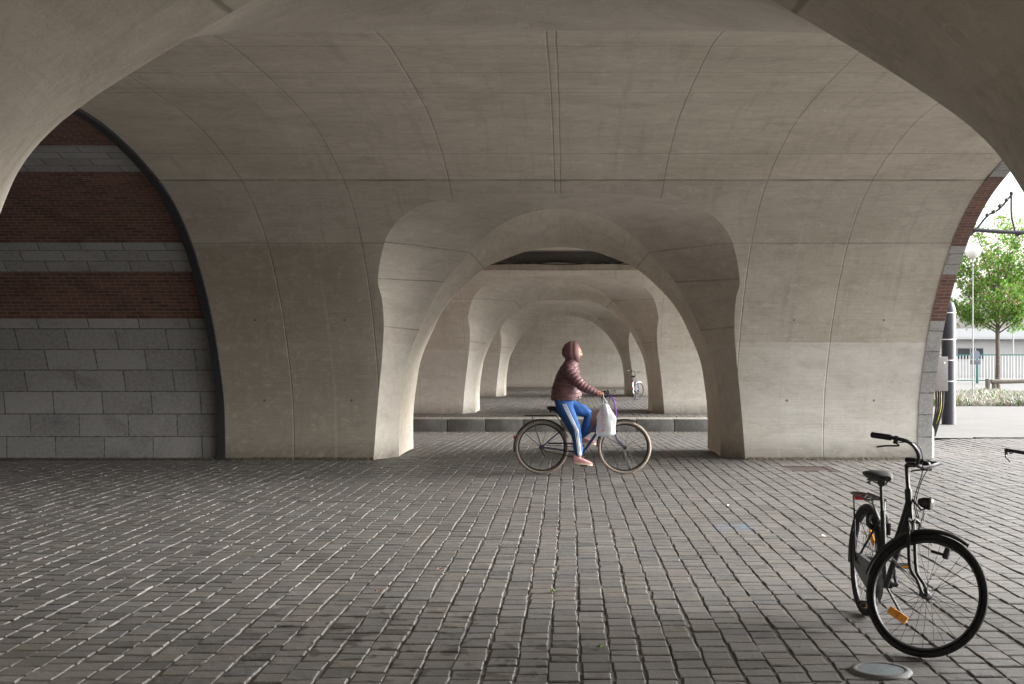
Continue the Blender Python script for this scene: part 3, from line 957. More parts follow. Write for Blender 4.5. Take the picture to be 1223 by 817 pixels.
# small leaves and litter on the cobbles
lit = [(-0.98, 9.2, 'orange'), (-0.9, 9.0, 'green'), (0.18, 6.7, 'green'), (1.75, 13.2, 'white'), (2.3, 10.9, 'white'), (-0.1, 8.3, 'green'), (-1.3, 8.3, 'orange')]
mats = {'orange': simple('dry_leaf', (0.2, 0.08, 0.025), 0.7), 'green': simple('fresh_leaf', (0.08, 0.14, 0.03), 0.6), 'white': M_whiteplastic}
words_ = ['dry orange leaf left of centre on the cobbles', 'green leaf beside the dry orange leaf', 'green leaf at the bottom edge of the cobbles below the cyclist', 'white scrap of paper on cobbles near the right pier',
          'white scrap of paper on the cobbles left of the parked bicycle', 'green leaf on a joint in the middle of the cobbles', 'dry orange leaf nearest the dark oil spots']
for (x, y, k), lb in zip(lit, words_):
    mb = MB()
    a = rs.uniform(0, 6)
    n = 8
    vs = [(0, 0, 0.006)] + [((0.03 if k != 'white' else 0.035) * cos(a + i * 2 * pi / n) * (1 if i % 2 else 0.6), 0.025 * sin(a + i * 2 * pi / n), 0.004 + 0.008 * (i % 3)) for i in range(n)]
    mb.add(vs, [(0, 1 + i, 1 + (i + 1) % n) for i in range(n)])
    o = mb.build('paper_scrap' if k == 'white' else 'fallen_leaf', mats[k], None, 0)
    o.location = (x, y, 0.006)
    tag(o, lb, 'litter' if k == 'white' else 'leaf')

# ------------------------------------------------------------------ bicycles
def rot_axis(p0, u, ang):
    return Matrix.Translation(p0) @ Matrix.Rotation(ang, 4, u) @ Matrix.Translation(-Vector(p0))

def bicycle(name, label, loc, rz, R=0.335, wb=1.03, steer=0.0, lean=0.0, frame=None, tyre=None, bb=(-0.09, 0.27), saddle=(-0.3, 0.9),
            bar=(None, 1.03), guard=None, details='parked', group=None, tube_r=0.016, spokes=28, tw=0.021, crank=-0.6, grip_sweep=0.12, halfbar=0.29, barrise=0.05):
    frame = frame or M_greenblack; tyre = tyre or M_tyre; guard = guard or M_black
    root = empty(name, loc, rz, label, 'bicycle', group)
    root.rotation_euler = Euler((lean, 0, rz), 'XYZ')
    rh = Vector((-wb / 2, 0, R)); fh = Vector((wb / 2, 0, R))
    u = Vector((-0.35, 0, 0.937)).normalized()
    ax0 = fh + Vector((-0.062, 0, 0))
    axp = lambda z: ax0 + u * ((z - ax0.z) / u.z)
    St = rot_axis(ax0, u, steer)
    zh0, zh1 = R * 2 + 0.055, bar[1] - 0.2
    BB = Vector((bb[0], 0, bb[1])); SD = Vector((saddle[0], 0, saddle[1]))
    ht0, ht1 = axp(zh0), axp(zh1)
    seat_dir = (SD - BB)
    sc = BB + seat_dir * 0.66
    # ---- frame
    m = MB()
    m.tube([ht0 - u * 0.02, ht1 + u * 0.015], 0.021, 10)
    m.tube([BB, sc], tube_r, 10)
    d1 = ht0 + u * 0.035; d2 = ht1 - u * 0.04
    m.tube(catmull([d1, d1.lerp(BB, 0.45) + Vector((0.0, 0, -0.03)), BB + Vector((0.02, 0, 0))], 6), tube_r + 0.002, 10)
    low = BB + seat_dir * 0.24
    m.tube(catmull([d2, d2.lerp(low, 0.5) + Vector((0.015, 0, -0.05)), low], 6), tube_r - 0.001, 10)
    for s in (-1, 1):
        m.tube([BB + Vector((-0.03, s * 0.035, 0)), rh + Vector((0.03, s * 0.058, 0)), rh + Vector((-0.01, s * 0.06, 0))], 0.0095, 6)
        m.tube([sc + Vector((0, s * 0.02, -0.06)), rh + Vector((0, s * 0.06, 0.01))], 0.0075, 6)
    m.tube([BB + Vector((0, -0.04, 0)), BB + Vector((0, 0.04, 0))], 0.023, 10)
    fr = m.build('frame', frame, root)
    # ---- fork
    m = MB()
    cr = ht0 - u * 0.025
    m.tube([cr + Vector((0, -0.05, 0)), cr + Vector((0, 0.05, 0))], 0.013, 8)
    for s in (-1, 1):
        a = cr + Vector((0, s * 0.05, 0))
        b1 = ax0 + u * (0.12) + Vector((0, s * 0.052, 0)); b2 = fh + Vector((-0.045, s * 0.053, 0.055)); b3 = fh + Vector((0, s * 0.054, 0))
        m.tube(catmull([a, a.lerp(b1, 0.5), b1, b2, b3], 5), [0.0135 - 0.006 * i / 20 for i in range(21)], 8)
    m.xform(St).build('fork', frame, root)
    # ---- wheels
    for c, M, nm in ((rh, Matrix(), 'rear'), (fh, St, 'front')):
        t = MB().ring(c, R - tw, tw, n=72, m=10).xform(M).build('wheel', tyre, root)
        rm = MB().ring(c, R - 2 * tw - 0.008, 0.010, n=72, m=6, rw=0.013).xform(M).build('rim', M_dsteel, t)
        m = MB()
        for k in range(spokes):
            a = 2 * pi * k / spokes
            sd = 1 if k % 2 else -1
            tl = 0.9 if (k // 2) % 2 else -0.9
            h0 = c + Vector((cos(a + tl) * 0.022, sd * 0.03, sin(a + tl) * 0.022))
            h1 = c + Vector((cos(a) * (R - 2 * tw - 0.012), sd * 0.003, sin(a) * (R - 2 * tw - 0.012)))
            m.tube([h0, h1], 0.0012 if details != 'far' else 0.002, 4, False)
        m.xform(M).build('spokes', M_dsteel, t)
        m = MB().tube([c + Vector((0, -0.065, 0)), c + Vector((0, -0.04, 0)), c + Vector((0, -0.038, 0)), c + Vector((0, 0.038, 0)), c + Vector((0, 0.04, 0)), c + Vector((0, 0.065, 0))],
                      [0.009, 0.009, 0.025, 0.025, 0.009, 0.009] if nm == 'front' else [0.012, 0.012, 0.034, 0.034, 0.012, 0.012], 12)
        m.xform(M).build('hub', M_dsteel, t)
        if details == 'parked':
            a = radians(-128) if nm == 'front' else radians(60)
            rr = R * 0.57
            cc = c + Vector((cos(a) * rr, 0, sin(a) * rr))
            Mx = Matrix.Rotation(-(a - pi / 2) - (radians(22) if nm == 'front' else 0), 3, 'Y')
            m = MB().box(cc, (0.118, 0.012, 0.044), Mx, 0.004)
            m.xform(M).build('reflector', M_orange, t)
        # mudguard
        m = MB()
        a0, a1 = (radians(20), radians(190)) if nm == 'rear' else (radians(66), radians(178))
        vs = []; fs = []
        nseg = 30
        for i in range(nseg + 1):
            a = a0 + (a1 - a0) * i / nseg
            for (w, dr) in ((-0.027, -0.012), (-0.02, 0.002), (-0.008, 0.009), (0.008, 0.009), (0.02, 0.002), (0.027, -0.012), (0.019, -0.001), (0, 0.005), (-0.019, -0.001)):
                rad = R + 0.016 + dr
                vs.append(c + Vector((cos(a) * rad, w, sin(a) * rad)))
        K = 9
        for i in range(nseg):
            for k in range(K):
                k2 = (k + 1) % K
                fs.append((i * K + k, i * K + k2, (i + 1) * K + k2, (i + 1) * K + k))
        fs += [tuple(range(K)), tuple(nseg * K + k for k in range(K - 1, -1, -1))]
        m.add(vs, fs)
        for s in (-1, 1):
            for aa in ((radians(150),) if nm == 'front' else (radians(140),)):
                m.tube([c + Vector((0, s * 0.06, 0)), c + Vector((cos(aa) * (R + 0.01), s * 0.027, sin(aa) * (R + 0.01)))], 0.0025, 5)
        m.xform(M).build('mudguard', guard, root)
    # ---- handlebar group
    zt = bar[1]
    top = axp(zt - 0.05)
    m = MB()
    m.tube([ht1, top], 0.0125, 8)
    m.tube([top, top + Vector((0.05, 0, 0.01))], 0.015, 8)
    c0 = top + Vector((0.05, 0, 0.01))
    path = []
    half = [(0, 0, 0), (0.03, 0.05, 0.004), (0.05, halfbar * 0.5, barrise * 0.6), (0.03, halfbar * 0.85, barrise), (-0.03, halfbar, barrise), (-grip_sweep, halfbar + 0.01, barrise - 0.01)]
    hp = catmull(half, 5)
    lft = [c0 + Vector((x, y, z)) for x, y, z in hp]
    rgt = [c0 + Vector((x, -y, z)) for x, y, z in hp]
    m.tube(rgt[::-1] + lft[1:], 0.011, 8)
    hb = m.xform(St).build('handlebar', M_dsteel if details == 'parked' else M_black, root)
    for s, pp in ((1, lft), (-1, rgt)):
        e = pp[-1]; d = (pp[-1] - pp[-5]).normalized()
        MB().tube([e - d * 0.09, e - d * 0.085, e + d * 0.025, e + d * 0.03], [0.012, 0.0165, 0.0165, 0.012], 10).xform(St).build('grip', M_blackplastic, hb)
        m = MB()
        b0 = e - d * 0.115
        m.tube([b0 + Vector((0, 0, 0.012)), b0 + Vector((0, 0, -0.03))], 0.013, 8)
        f = Vector((d.y, -d.x, 0)) * (1 if s > 0 else -1)
        f = Vector((0.7, -s * 0.25, 0))
        m.tube(catmull([b0 + Vector((0.005, 0, -0.025)), b0 + Vector((0.045, s * 0.0, -0.035)) + d * 0.02, b0 + Vector((0.05, 0, -0.045)) + d * 0.09, b0 + Vector((0.042, 0, -0.06)) + d * 0.135], 4), 0.005, 6)
        m.xform(St).build('brake_lever', M_dsteel, hb)
    # cables
    m = MB()
    for s, pp in ((1, lft), (-1, rgt)):
        b0 = pp[-1] - (pp[-1] - pp[-5]).normalized() * 0.12
        m.tube(catmull([b0 + Vector((0.01, 0, -0.02)), b0 + Vector((0.10, -s * 0.06, 0.0)), c0 + Vector((0.06, s * 0.03, -0.02)), ht1 + Vector((0.05, s * 0.015, -0.03)), cr + Vector((0.035, s * 0.02, 0.03))], 6), 0.003, 5)
    m.xform(St).build('brake_cable', M_blackplastic, root)
    if details != 'far':
        be = c0 + Vector((0.02, 0.10, 0.035))
        MB().ball(be, (0.026, 0.026, 0.018), 14, 8).tube([be, be + Vector((0, 0, -0.03))], 0.008, 6).xform(St).build('bell', M_black if details == 'parked' else M_chrome, hb)
    # ---- saddle
    m = MB()
    vs = []; fs = []; n = 14; K = 12
    L = 0.27
    for i in range(n + 1):
        t = i / n
        x = SD.x - 0.13 + L * t
        w = 0.085 * (1 - t) ** 0.8 + 0.02 if t > 0.12 else 0.085 * (0.55 + 0.45 * t / 0.12) + 0.01
        h = 0.04 * (0.55 + 0.45 * sin(pi * min(1, t * 1.2 + 0.1)))
        zc = SD.z + 0.015 * (1 - t) ** 2 + 0.004 * t
        for k in range(K):
            a = 2 * pi * k / K
            vs.append(Vector((x, w * cos(a), zc + h * sin(a) * (0.55 if sin(a) > 0 else 1.0) - 0.015)))
    for i in range(n):
        for k in range(K):
            k2 = (k + 1) % K
            fs.append((i * K + k, i * K + k2, (i + 1) * K + k2, (i + 1) * K + k))
    fs += [tuple(range(K)), tuple(n * K + k for k in range(K - 1, -1, -1))]
    m.add(vs, fs)
    sa = m.build('saddle', M_blackplastic, root, 60)
    m = MB().tube([sc - seat_dir.normalized() * 0.05, SD + Vector((0, 0, -0.05))], 0.0125, 8)
    m.tube([SD + Vector((-0.02, 0, -0.055)), SD + Vector((0.02, 0, -0.055))], 0.02, 8)
    m.build('seat_post', M_dsteel, sa)
    m = MB()
    for s in (-1, 1):
        m.tube(catmull([SD + Vector((0.11, s * 0.012, -0.03)), SD + Vector((0, s * 0.025, -0.055)), SD + Vector((-0.10, s * 0.05, -0.035))], 5), 0.004, 5)
        for k in range(2):
            px = SD + Vector((-0.085 - 0.0 * k, s * 0.045, -0.03))
        pts = [SD + Vector((-0.085 + 0.012 * cos(q * 0.9), s * 0.05 + 0.012 * sin(q * 0.9), -0.07 + 0.0022 * q)) for q in range(22)]
        m.tube(pts, 0.0035, 5)
    m.build('saddle_spring', M_dsteel, sa)
    # ---- crank, chain guard, pedals
    m = MB()
    cl = 0.165 if R < 0.35 else 0.172
    pe = {}
    for s in (-1, 1):
        aa = crank if s < 0 else crank + pi
        e = BB + Vector((cos(aa) * cl, s * 0.085, sin(aa) * cl))
        m.tube([BB, BB + Vector((0, s * 0.072, 0))], 0.013, 8)
        m.tube([BB + Vector((0, s * 0.068, 0)), e], [0.013, 0.009], 8)
        pe[s] = e
    m.ring(BB + Vector((0, -0.05, 0)), 0.085, 0.004, n=30, m=5).ring(BB + Vector((0, -0.05, 0)), 0.05, 0.006, n=24, m=5)
    ck = m.build('crank', M_dsteel, root)
    for s in (-1, 1):
        e = pe[s] + Vector((0, s * 0.055, 0))
        MB().box(e + Vector((0.035, 0, 0)), (0.022, 0.09, 0.022), None, 0.004).box(e + Vector((-0.035, 0, 0)), (0.022, 0.09, 0.022), None, 0.004).box(e, (0.08, 0.012, 0.014)).build('pedal', M_blackplastic, ck)
        if details == 'parked':
            MB().box(e + Vector((0.048, 0, 0)), (0.006, 0.04, 0.012)).build('pedal_reflector', M_orange, ck)
    # chain case: a capsule plate on the right side
    m = MB()
    vs = []; fs = []
    pts = []
    ra, rb = 0.105, 0.055
    dirx = (rh - BB); ln = dirx.length; ux = dirx / ln; uz = Vector((-ux.z, 0, ux.x))
    for k in range(17):
        a = -pi / 2 + pi * k / 16 + pi
        pts.append(BB + (ux * cos(a) * ra + uz * sin(a) * ra))
    for k in range(13):
        a = -pi / 2 + pi * k / 12
        pts.append(BB + ux * ln + (ux * cos(a) * rb + uz * sin(a) * rb))
    n = len(pts)
    if details != 'far' and details != 'ridden':
        for yy in (-0.062, -0.04):
            vs += [p + Vector((0, yy, 0)) for p in pts]
        fs = [tuple(range(n)), tuple(range(2 * n - 1, n - 1, -1))] + [(k, (k + 1) % n, n + (k + 1) % n, n + k) for k in range(n)]
        m.add(vs, fs)
        m.build('chain_guard', simple('guard_grey', (0.1, 0.11, 0.115), 0.5) if details == 'parked' else guard, root, 30)
    else:
        for dd in (1, -1):
            m.tube([BB + uz * dd * 0.085 + Vector((0, -0.05, 0)), rh + uz * dd * 0.036 + Vector((0, -0.05, 0))], 0.005, 5)
        if details == 'ridden':
            m.tube(catmull([BB + uz * -0.1 + Vector((0.03, -0.05, 0)), BB + uz * -0.105 + ux * 0.2 + Vector((0, -0.05, 0)), rh + uz * -0.06 + Vector((0.08, -0.05, 0.0))], 5), 0.012, 6)
            m.ring(rh + Vector((0.02, -0.06, -0.06)), 0.028, 0.006, n=16, m=5).tube([rh + Vector((0.0, -0.06, -0.01)), rh + Vector((0.05, -0.065, -0.12))], 0.012, 6)
        m.build('chain', M_black, root)
    # ---- rear rack and rear light
    m = MB()
    zr = R * 2 + 0.07
    x0, x1 = rh.x - 0.2, rh.x + 0.2
    for s in (-1, 1):
        m.tube(catmull([(x1, s * 0.045, zr), (x1 - 0.05, s * 0.06, zr), (x0, s * 0.06, zr), (x0 - 0.03, s * 0.035, zr)], 4), 0.006, 6)
        m.tube([(x0 + 0.06, s * 0.06, zr), rh + Vector((-0.0, s * 0.068, 0))], 0.0055, 6)
        m.tube([(x1, s * 0.04, zr), sc + Vector((0, s * 0.012, -0.08))], 0.005, 6)
    m.tube([(x0 - 0.03, -0.035, zr), (x0 - 0.03, 0.035, zr)], 0.006, 6)
    for k in range(4): m.tube([(x0 + 0.06 + 0.1 * k, -0.06, zr), (x0 + 0.06 + 0.1 * k, 0.06, zr)], 0.004, 6)
    for w in (-0.02, 0.02): m.tube([(x0, w, zr + 0.004), (x1, w, zr + 0.004)], 0.004, 6)
    rk = m.build('rear_rack', M_black, root)
    if details in ('parked', 'far'):
        MB().box((x0 - 0.045, 0, zr - 0.03), (0.03, 0.075, 0.035), None, 0.008).build('rear_light', M_red, rk)
    if details == 'far':
        MB().box((rh.x - R - 0.03, 0, R * 1.35), (0.014, 0.05, 0.12), None, 0.005).build('rear_reflector', M_red, root)
    if details == 'ridden':
        MB().box((rh.x - R - 0.008, 0, R + 0.14), (0.03, 0.03, 0.05), None, 0.006).build('rear_light', M_red, root)
    if details == 'parked':
        # headlight on a bracket in front of the head tube
        hl = ht1 + Vector((0.12, 0, -0.035))
        m = MB().lathe([(0.004, -0.055), (0.016, -0.048), (0.027, -0.028), (0.033, 0.0), (0.035, 0.022), (0.032, 0.026)], hl, 20, Matrix.Rotation(pi / 2, 3, 'Y'))
        m.tube([ht1 + Vector((0.015, 0, -0.02)), hl + Vector((-0.02, 0, -0.045)), hl + Vector((0.0, 0, -0.03))], 0.006, 6)
        ho = m.xform(St).build('headlight', M_dsteel, root)
        MB().lathe([(0.031, 0.022), (0.029, 0.031), (0.02, 0.036), (0.003, 0.037)], hl, 20, Matrix.Rotation(pi / 2, 3, 'Y')).xform(St).build('lens', M_glass, ho)
        MB().lathe([(0.002, -0.004), (0.02, -0.003), (0.022, 0.003), (0.002, 0.005)], hl + Vector((0.01, 0, -0.075)), 16, Matrix.Rotation(pi / 2, 3, 'Y')).xform(St).build('front_reflector', M_glass, ho)
        MB().tube(catmull([hl + Vector((-0.01, 0.01, -0.03)), hl + Vector((0.0, 0.03, -0.15)), fh + Vector((-0.06, 0.055, R * 0.8))], 6), 0.002, 5).xform(St).build('lamp_wire', M_blackplastic, root)
        # caliper brake + dynamo on the fork blade
        bc = cr + Vector((0.03, 0, 0.0))
        m = MB()
        for s in (-1, 1): m.tube(catmull([bc + Vector((0, 0, 0.015)), bc + Vector((0.01, s * 0.045, 0.0)), bc + Vector((0.012, s * 0.04, -0.06))], 4), 0.006, 6)
        m.tube([bc + Vector((-0.03, 0, 0)), bc + Vector((0.03, 0, 0))], 0.007, 6)
        m.xform(St).build('caliper_brake', M_dsteel, root)
        dy = fh + Vector((0.0, 0.075, R * 0.72))
        m = MB().tube([dy + Vector((-0.06, -0.02, 0)), dy + Vector((0.02, 0, 0))], 0.009, 6).lathe([(0.006, -0.03), (0.017, -0.028), (0.019, 0.0), (0.017, 0.03), (0.008, 0.034), (0.008, 0.052), (0.002, 0.053)], dy + Vector((0.02, 0, 0.01)), 12)
        m.xform(St).build('dynamo', M_dsteel, root)
        m = MB().tube([BB + Vector((-0.09, 0.03, -0.02)), Vector((BB.x - 0.17, 0.19, 0.012))], 0.0075, 6).tube([Vector((BB.x - 0.165, 0.185, 0.012)), Vector((BB.x - 0.2, 0.2, 0.008))], 0.009, 6)
        m.build('kickstand', M_dsteel, root)
        # frame lock around the rear wheel
        m = MB().ring(rh + Vector((0.20, 0, 0.285)), 0.055, 0.016, axis='x', n=24, m=8, a0=radians(-230), a1=radians(50)).box(rh + Vector((0.2, 0.065, 0.235)), (0.05, 0.03, 0.075), None, 0.008)
        m.build('frame_lock', M_black, root)
    return root

# the bicycle in the foreground, facing the camera with its wheel turned
bicycle('bicycle', 'old black bicycle parked at lower right with its front wheel turned and orange reflector', (1.86, 7.07, 0.0), -pi / 2 + radians(1.5), R=0.335, wb=1.04,
        steer=radians(54), lean=radians(-2.6), saddle=(-0.275, 0.905), bb=(-0.10, 0.27), bar=(None, 1.055), halfbar=0.27, grip_sweep=0.15, barrise=0.075, tw=0.0175)
bicycle('bicycle', 'bicycle cut off by the right edge, only grip and pedal showing', (3.15, 7.464, 0.0), radians(-125), R=0.345, wb=1.05,
        steer=radians(0), lean=radians(4), saddle=(-0.28, 0.93), bb=(-0.10, 0.28), bar=(None, 1.05), crank=radians(75), halfbar=0.30, frame=M_black, details='ridden')
bicycle('bicycle', 'distant bicycle with red rear reflectors leaning by the right pier of the second arch', (2.70, 47.7, 0.0), pi / 2 + radians(-11), R=0.345, wb=1.05,
        steer=radians(-30), lean=radians(-7), saddle=(-0.26, 0.95), bb=(-0.10, 0.28), bar=(None, 1.13), frame=M_navy, guard=M_whitepaint, details='far', tube_r=0.02, spokes=14)

# ------------------------------------------------------------------ the cyclist
CY = Vector((0.204, 16.9, 0.0))
bicycle('bicycle', 'navy city bicycle with tan tyres being ridden across the cobbles', tuple(CY), 0, R=0.372, wb=1.154, steer=0, lean=0, frame=M_navy, tyre=M_tan, guard=M_black,
        bb=(-0.02, 0.30), saddle=(-0.37, 0.93), bar=(None, 1.115), crank=radians(-80), details='ridden', halfbar=0.26, grip_sweep=0.06, barrise=0.05, tw=0.022, tube_r=0.018, spokes=36)

def skin_mesh(nodes, edges, root_i, sub=3):
    """nodes: list of (co, rx, ry); returns (verts, faces) of a skinned and subdivided body"""
    me = bpy.data.meshes.new('tmp')
    me.from_pydata([n[0] for n in nodes], edges, [])
    o = bpy.data.objects.new('tmp', me); COL.objects.link(o)
    md = o.modifiers.new('skin', 'SKIN')
    md.use_smooth_shade = True
    for i, n in enumerate(nodes):
        sv = me.skin_vertices[0].data[i]
        sv.radius = (n[1], n[2]); sv.use_root = (i == root_i)
    s2 = o.modifiers.new('sub', 'SUBSURF'); s2.levels = sub; s2.render_levels = sub
    dg = bpy.context.evaluated_depsgraph_get()
    dg.update()
    ev = o.evaluated_get(dg)
    m2 = ev.to_mesh()
    vs = [v.co.copy() for v in m2.vertices]
    fs = [tuple(p.vertices) for p in m2.polygons]
    ns = [v.normal.copy() for v in m2.vertices]
    ev.to_mesh_clear()
    bpy.data.objects.remove(o); bpy.data.meshes.remove(me)
    return vs, fs, ns

HAND = {}
def arm_pts(s):
    return [(-0.20, s * 0.155, 1.435), (-0.02, s * 0.235, 1.235), (0.175, s * 0.255, 1.135), (0.215, s * 0.26, 1.125)]
HIP = [(-0.275, -0.095, 0.985), (-0.275, 0.095, 0.985)]
KNEE = [(-0.105, -0.115, 0.625), (0.09, 0.125, 0.835)]
ANK = [(-0.055, -0.12, 0.235), (0.0, 0.125, 0.50)]
TOE = [(0.10, -0.13, 0.145), (0.15, 0.13, 0.42)]
person = empty('person', tuple(CY), 0, 'cyclist in a mauve hooded quilted jacket and blue striped track trousers riding past', 'person')
# body: torso, neck, arms and legs in one skin
N = [((-0.275, 0, 1.0), .13, .15), ((-0.265, 0, 1.15), .115, .14), ((-0.225, 0, 1.33), .115, .15), ((-0.19, 0, 1.44), .07, .09), ((-0.16, 0, 1.535), .052, .052), ((-0.14, 0, 1.60), .05, .05)]
E = [(0, 1), (1, 2), (2, 3), (3, 4), (4, 5)]
for s in (-1, 1):
    b = len(N); a = arm_pts(s)
    N += [((a[0][0], a[0][1] * .9, a[0][2] - .02), .045, .045), (a[1], .042, .042), (a[2], .028, .028), ((a[3][0], a[3][1], a[3][2]), .026, .03)]
    E += [(3, b), (b, b + 1), (b + 1, b + 2), (b + 2, b + 3)]
for i in (0, 1):
    b = len(N)
    N += [(HIP[i], .09, .09), (KNEE[i], .06, .06), (ANK[i], .038, .038)]
    E += [(0, b), (b, b + 1), (b + 1, b + 2)]
vs, fs, ns = skin_mesh(N, E, 0, 2)
bm_ = MB().add(vs, fs)
# palms and fingers curled round the grips
for s in (-1, 1):
    gx, gy, gz = 0.225, s * 0.262, 1.118
    bm_.ball((0.225, s * 0.262, 1.135), (0.045, 0.036, 0.02), 12, 8, Matrix.Rotation(radians(18), 3, 'Y'))
    for k in range(4):
        x = 0.20 + 0.021 * k + 0.0
        ln = [0.9, 1.0, 0.95, 0.78][k]
        pth = [(x, gy + 0.0 * s, gz + 0.026), (x + 0.004, gy + s * 0.028, gz + 0.016 * ln), (x + 0.004, gy + s * 0.03, gz - 0.012), (x, gy + s * 0.008, gz - 0.024 * ln), (x - 0.002, gy - s * 0.01, gz - 0.018)]
        bm_.tube(catmull(pth, 3), [0.0098] * 12 + [0.006], 8)
    bm_.tube(catmull([(0.20, gy - s * 0.02, gz + 0.02), (0.23, gy - s * 0.034, gz + 0.004), (0.255, gy - s * 0.03, gz - 0.014)], 3), [0.011] * 6 + [0.007], 8)
# head: an ovoid pushed into a face with brow, nose, lips and chin
HC = Vector((-0.125, 0, 1.69))
hv = []; hf = []; n = 32; m_ = 24
for i in range(m_ + 1):
    th = pi * i / m_
    for k in range(n):
        ph = 2 * pi * k / n
        d = Vector((sin(th) * cos(ph), sin(th) * sin(ph), cos(th)))
        p = Vector((d.x * 0.098, d.y * 0.076, d.z * 0.118))
        z = p.z
        if d.z < 0: p.y *= 1 - 0.22 * (-d.z); p.x = p.x * (1 - 0.12 * (-d.z)) + 0.012 * (-d.z)
        fwd = max(0, d.x)
        side = abs(p.y)
        p.x += fwd * 0.024 * math.exp(-((z + 0.015) / 0.022) ** 2) * math.exp(-(side / 0.014) ** 2)      # nose
        p.x -= fwd * 0.012 * math.exp(-((z - 0.018) / 0.014) ** 2) * math.exp(-((side - 0.03) / 0.014) ** 2)  # eye sockets
        p.x += fwd * 0.007 * math.exp(-((z - 0.04) / 0.014) ** 2)                                           # brow
        p.x += fwd * 0.008 * math.exp(-((z + 0.055) / 0.012) ** 2) * math.exp(-(side / 0.022) ** 2)         # lips
        p.x += fwd * 0.010 * math.exp(-((z + 0.098) / 0.016) ** 2) * math.exp(-(side / 0.02) ** 2)          # chin
        hv.append(Matrix.Rotation(radians(8), 3, 'Y') @ p + HC)
for i in range(m_):
    for k in range(n):
        k2 = (k + 1) % n
        hf.append((i * n + k, (i + 1) * n + k, (i + 1) * n + k2, i * n + k2))
bm_.add(hv, hf)
for s in (-1, 1): bm_.ball(HC + Vector((-0.005, s * 0.075, -0.005)), (0.018, 0.008, 0.03), 10, 6)
body = bm_.build('body', M_skin, person, 60)
for s in (-1, 1):
    MB().ball(HC + Vector((0.083, s * 0.03, 0.016)), (0.010, 0.012, 0.007), 10, 6).build('eye', M_hair, body)
MB().ball(HC + Vector((0.091, 0, -0.057)), (0.010, 0.02, 0.005), 10, 6).build('mouth', M_lips, body)

# jacket, quilted: ridges follow each limb
JK = [(1.035, -0.235, .192, .195), (1.05, -0.236, .212, .205), (1.12, -0.236, .212, .203), (1.22, -0.23, .198, .198), (1.32, -0.218, .178, .193), (1.40, -0.207, .158, .186), (1.46, -0.196, .138, .165), (1.51, -0.182, .115, .128), (1.55, -0.168, .10, .10), (1.60, -0.155, .09, .09)]
rows = catmull(JK, 16)
vs = []; fs = []; K = 56
for ri, (z, x0, ax, by) in enumerate(rows):
    for k in range(K):
        a = 2 * pi * k / K
        zz = z + 0.010 * sin(a * 2 + 0.6) + 0.03 * cos(a) * (1.5 - z)
        q = abs(sin(pi * (z + 0.003 * sin(a * 5)) / 0.056)) ** 0.55
        f = 1 + 0.055 * (q - 0.6) + 0.012 * sin(a * 7 + z * 40) * q
        vs.append(Vector((x0 + ax * f * cos(a), by * f * sin(a), zz)))
for ri in range(len(rows) - 1):
    for k in range(K):
        k2 = (k + 1) % K
        fs.append((ri * K + k, ri * K + k2, (ri + 1) * K + k2, (ri + 1) * K + k))
fs.append(tuple(range(K - 1, -1, -1)))
mj = MB().add(vs, fs)
for s_ in (-1, 1):
    a_ = arm_pts(s_)
    pth = catmull([(-0.20, s_ * 0.10, 1.435), (-0.195, s_ * 0.165, 1.42), (-0.11, s_ * 0.215, 1.33), a_[1], (0.085, s_ * 0.248, 1.178), (0.16, s_ * 0.255, 1.142), (0.195, s_ * 0.258, 1.13)], 14)
    rr = []
    base = catmull([(.085,), (.092,), (.082,), (.07,), (.06,), (.05,), (.043,)], 14)
    acc = 0
    for q in range(len(pth)):
        if q: acc += math.dist(pth[q], pth[q - 1])
        rr.append(base[q][0] * (1 + 0.13 * (abs(sin(pi * acc / 0.05)) ** 0.55 - 0.6)))
    mj.tube(pth, rr, 20)
jk = mj.build('jacket', M_jacket, person, 80)
# hood: open shell round the head
hv = []; hf = []; n = 36; m_ = 22
hc = HC + Vector((-0.022, 0, 0.004))
for lay, k0 in ((0, 1.0), (1, 0.90)):
    for i in range(m_ + 1):
        th = radians(2) + radians(121) * i / m_
        for k in range(n):
            ph = 2 * pi * k / n
            d = Vector((-cos(th), sin(th) * cos(ph), sin(th) * sin(ph)))
            r = 1.0 + (0.06 * abs(sin(th * 6.0)) ** 0.5 - 0.035 if lay == 0 else 0)
            p = Vector((d.x * 0.148, d.y * 0.125, d.z * 0.158)) * r * k0
            if d.z < -0.2: p.x += 0.05 * (-d.z - 0.2); p.y *= 1 - 0.15 * (-d.z - 0.2)
            hv.append(hc + p)
w = (m_ + 1) * n
for lay in (0, 1):
    for i in range(m_):
        for k in range(n):
            k2 = (k + 1) % n
            q = (lay * w + i * n + k, lay * w + i * n + k2, lay * w + (i + 1) * n + k2, lay * w + (i + 1) * n + k)
            hf.append(q if lay == 0 else q[::-1])
for k in range(n):
    k2 = (k + 1) % n
    hf.append((m_ * n + k, m_ * n + k2, w + m_ * n + k2, w + m_ * n + k))
MB().add(hv, hf).build('hood', M_jacket, jk, 80)
MB().tube([(-0.085, -0.197, 1.02), (-0.06, -0.2, 1.085)], 0.008, 6).build('pocket', M_blackplastic, jk)
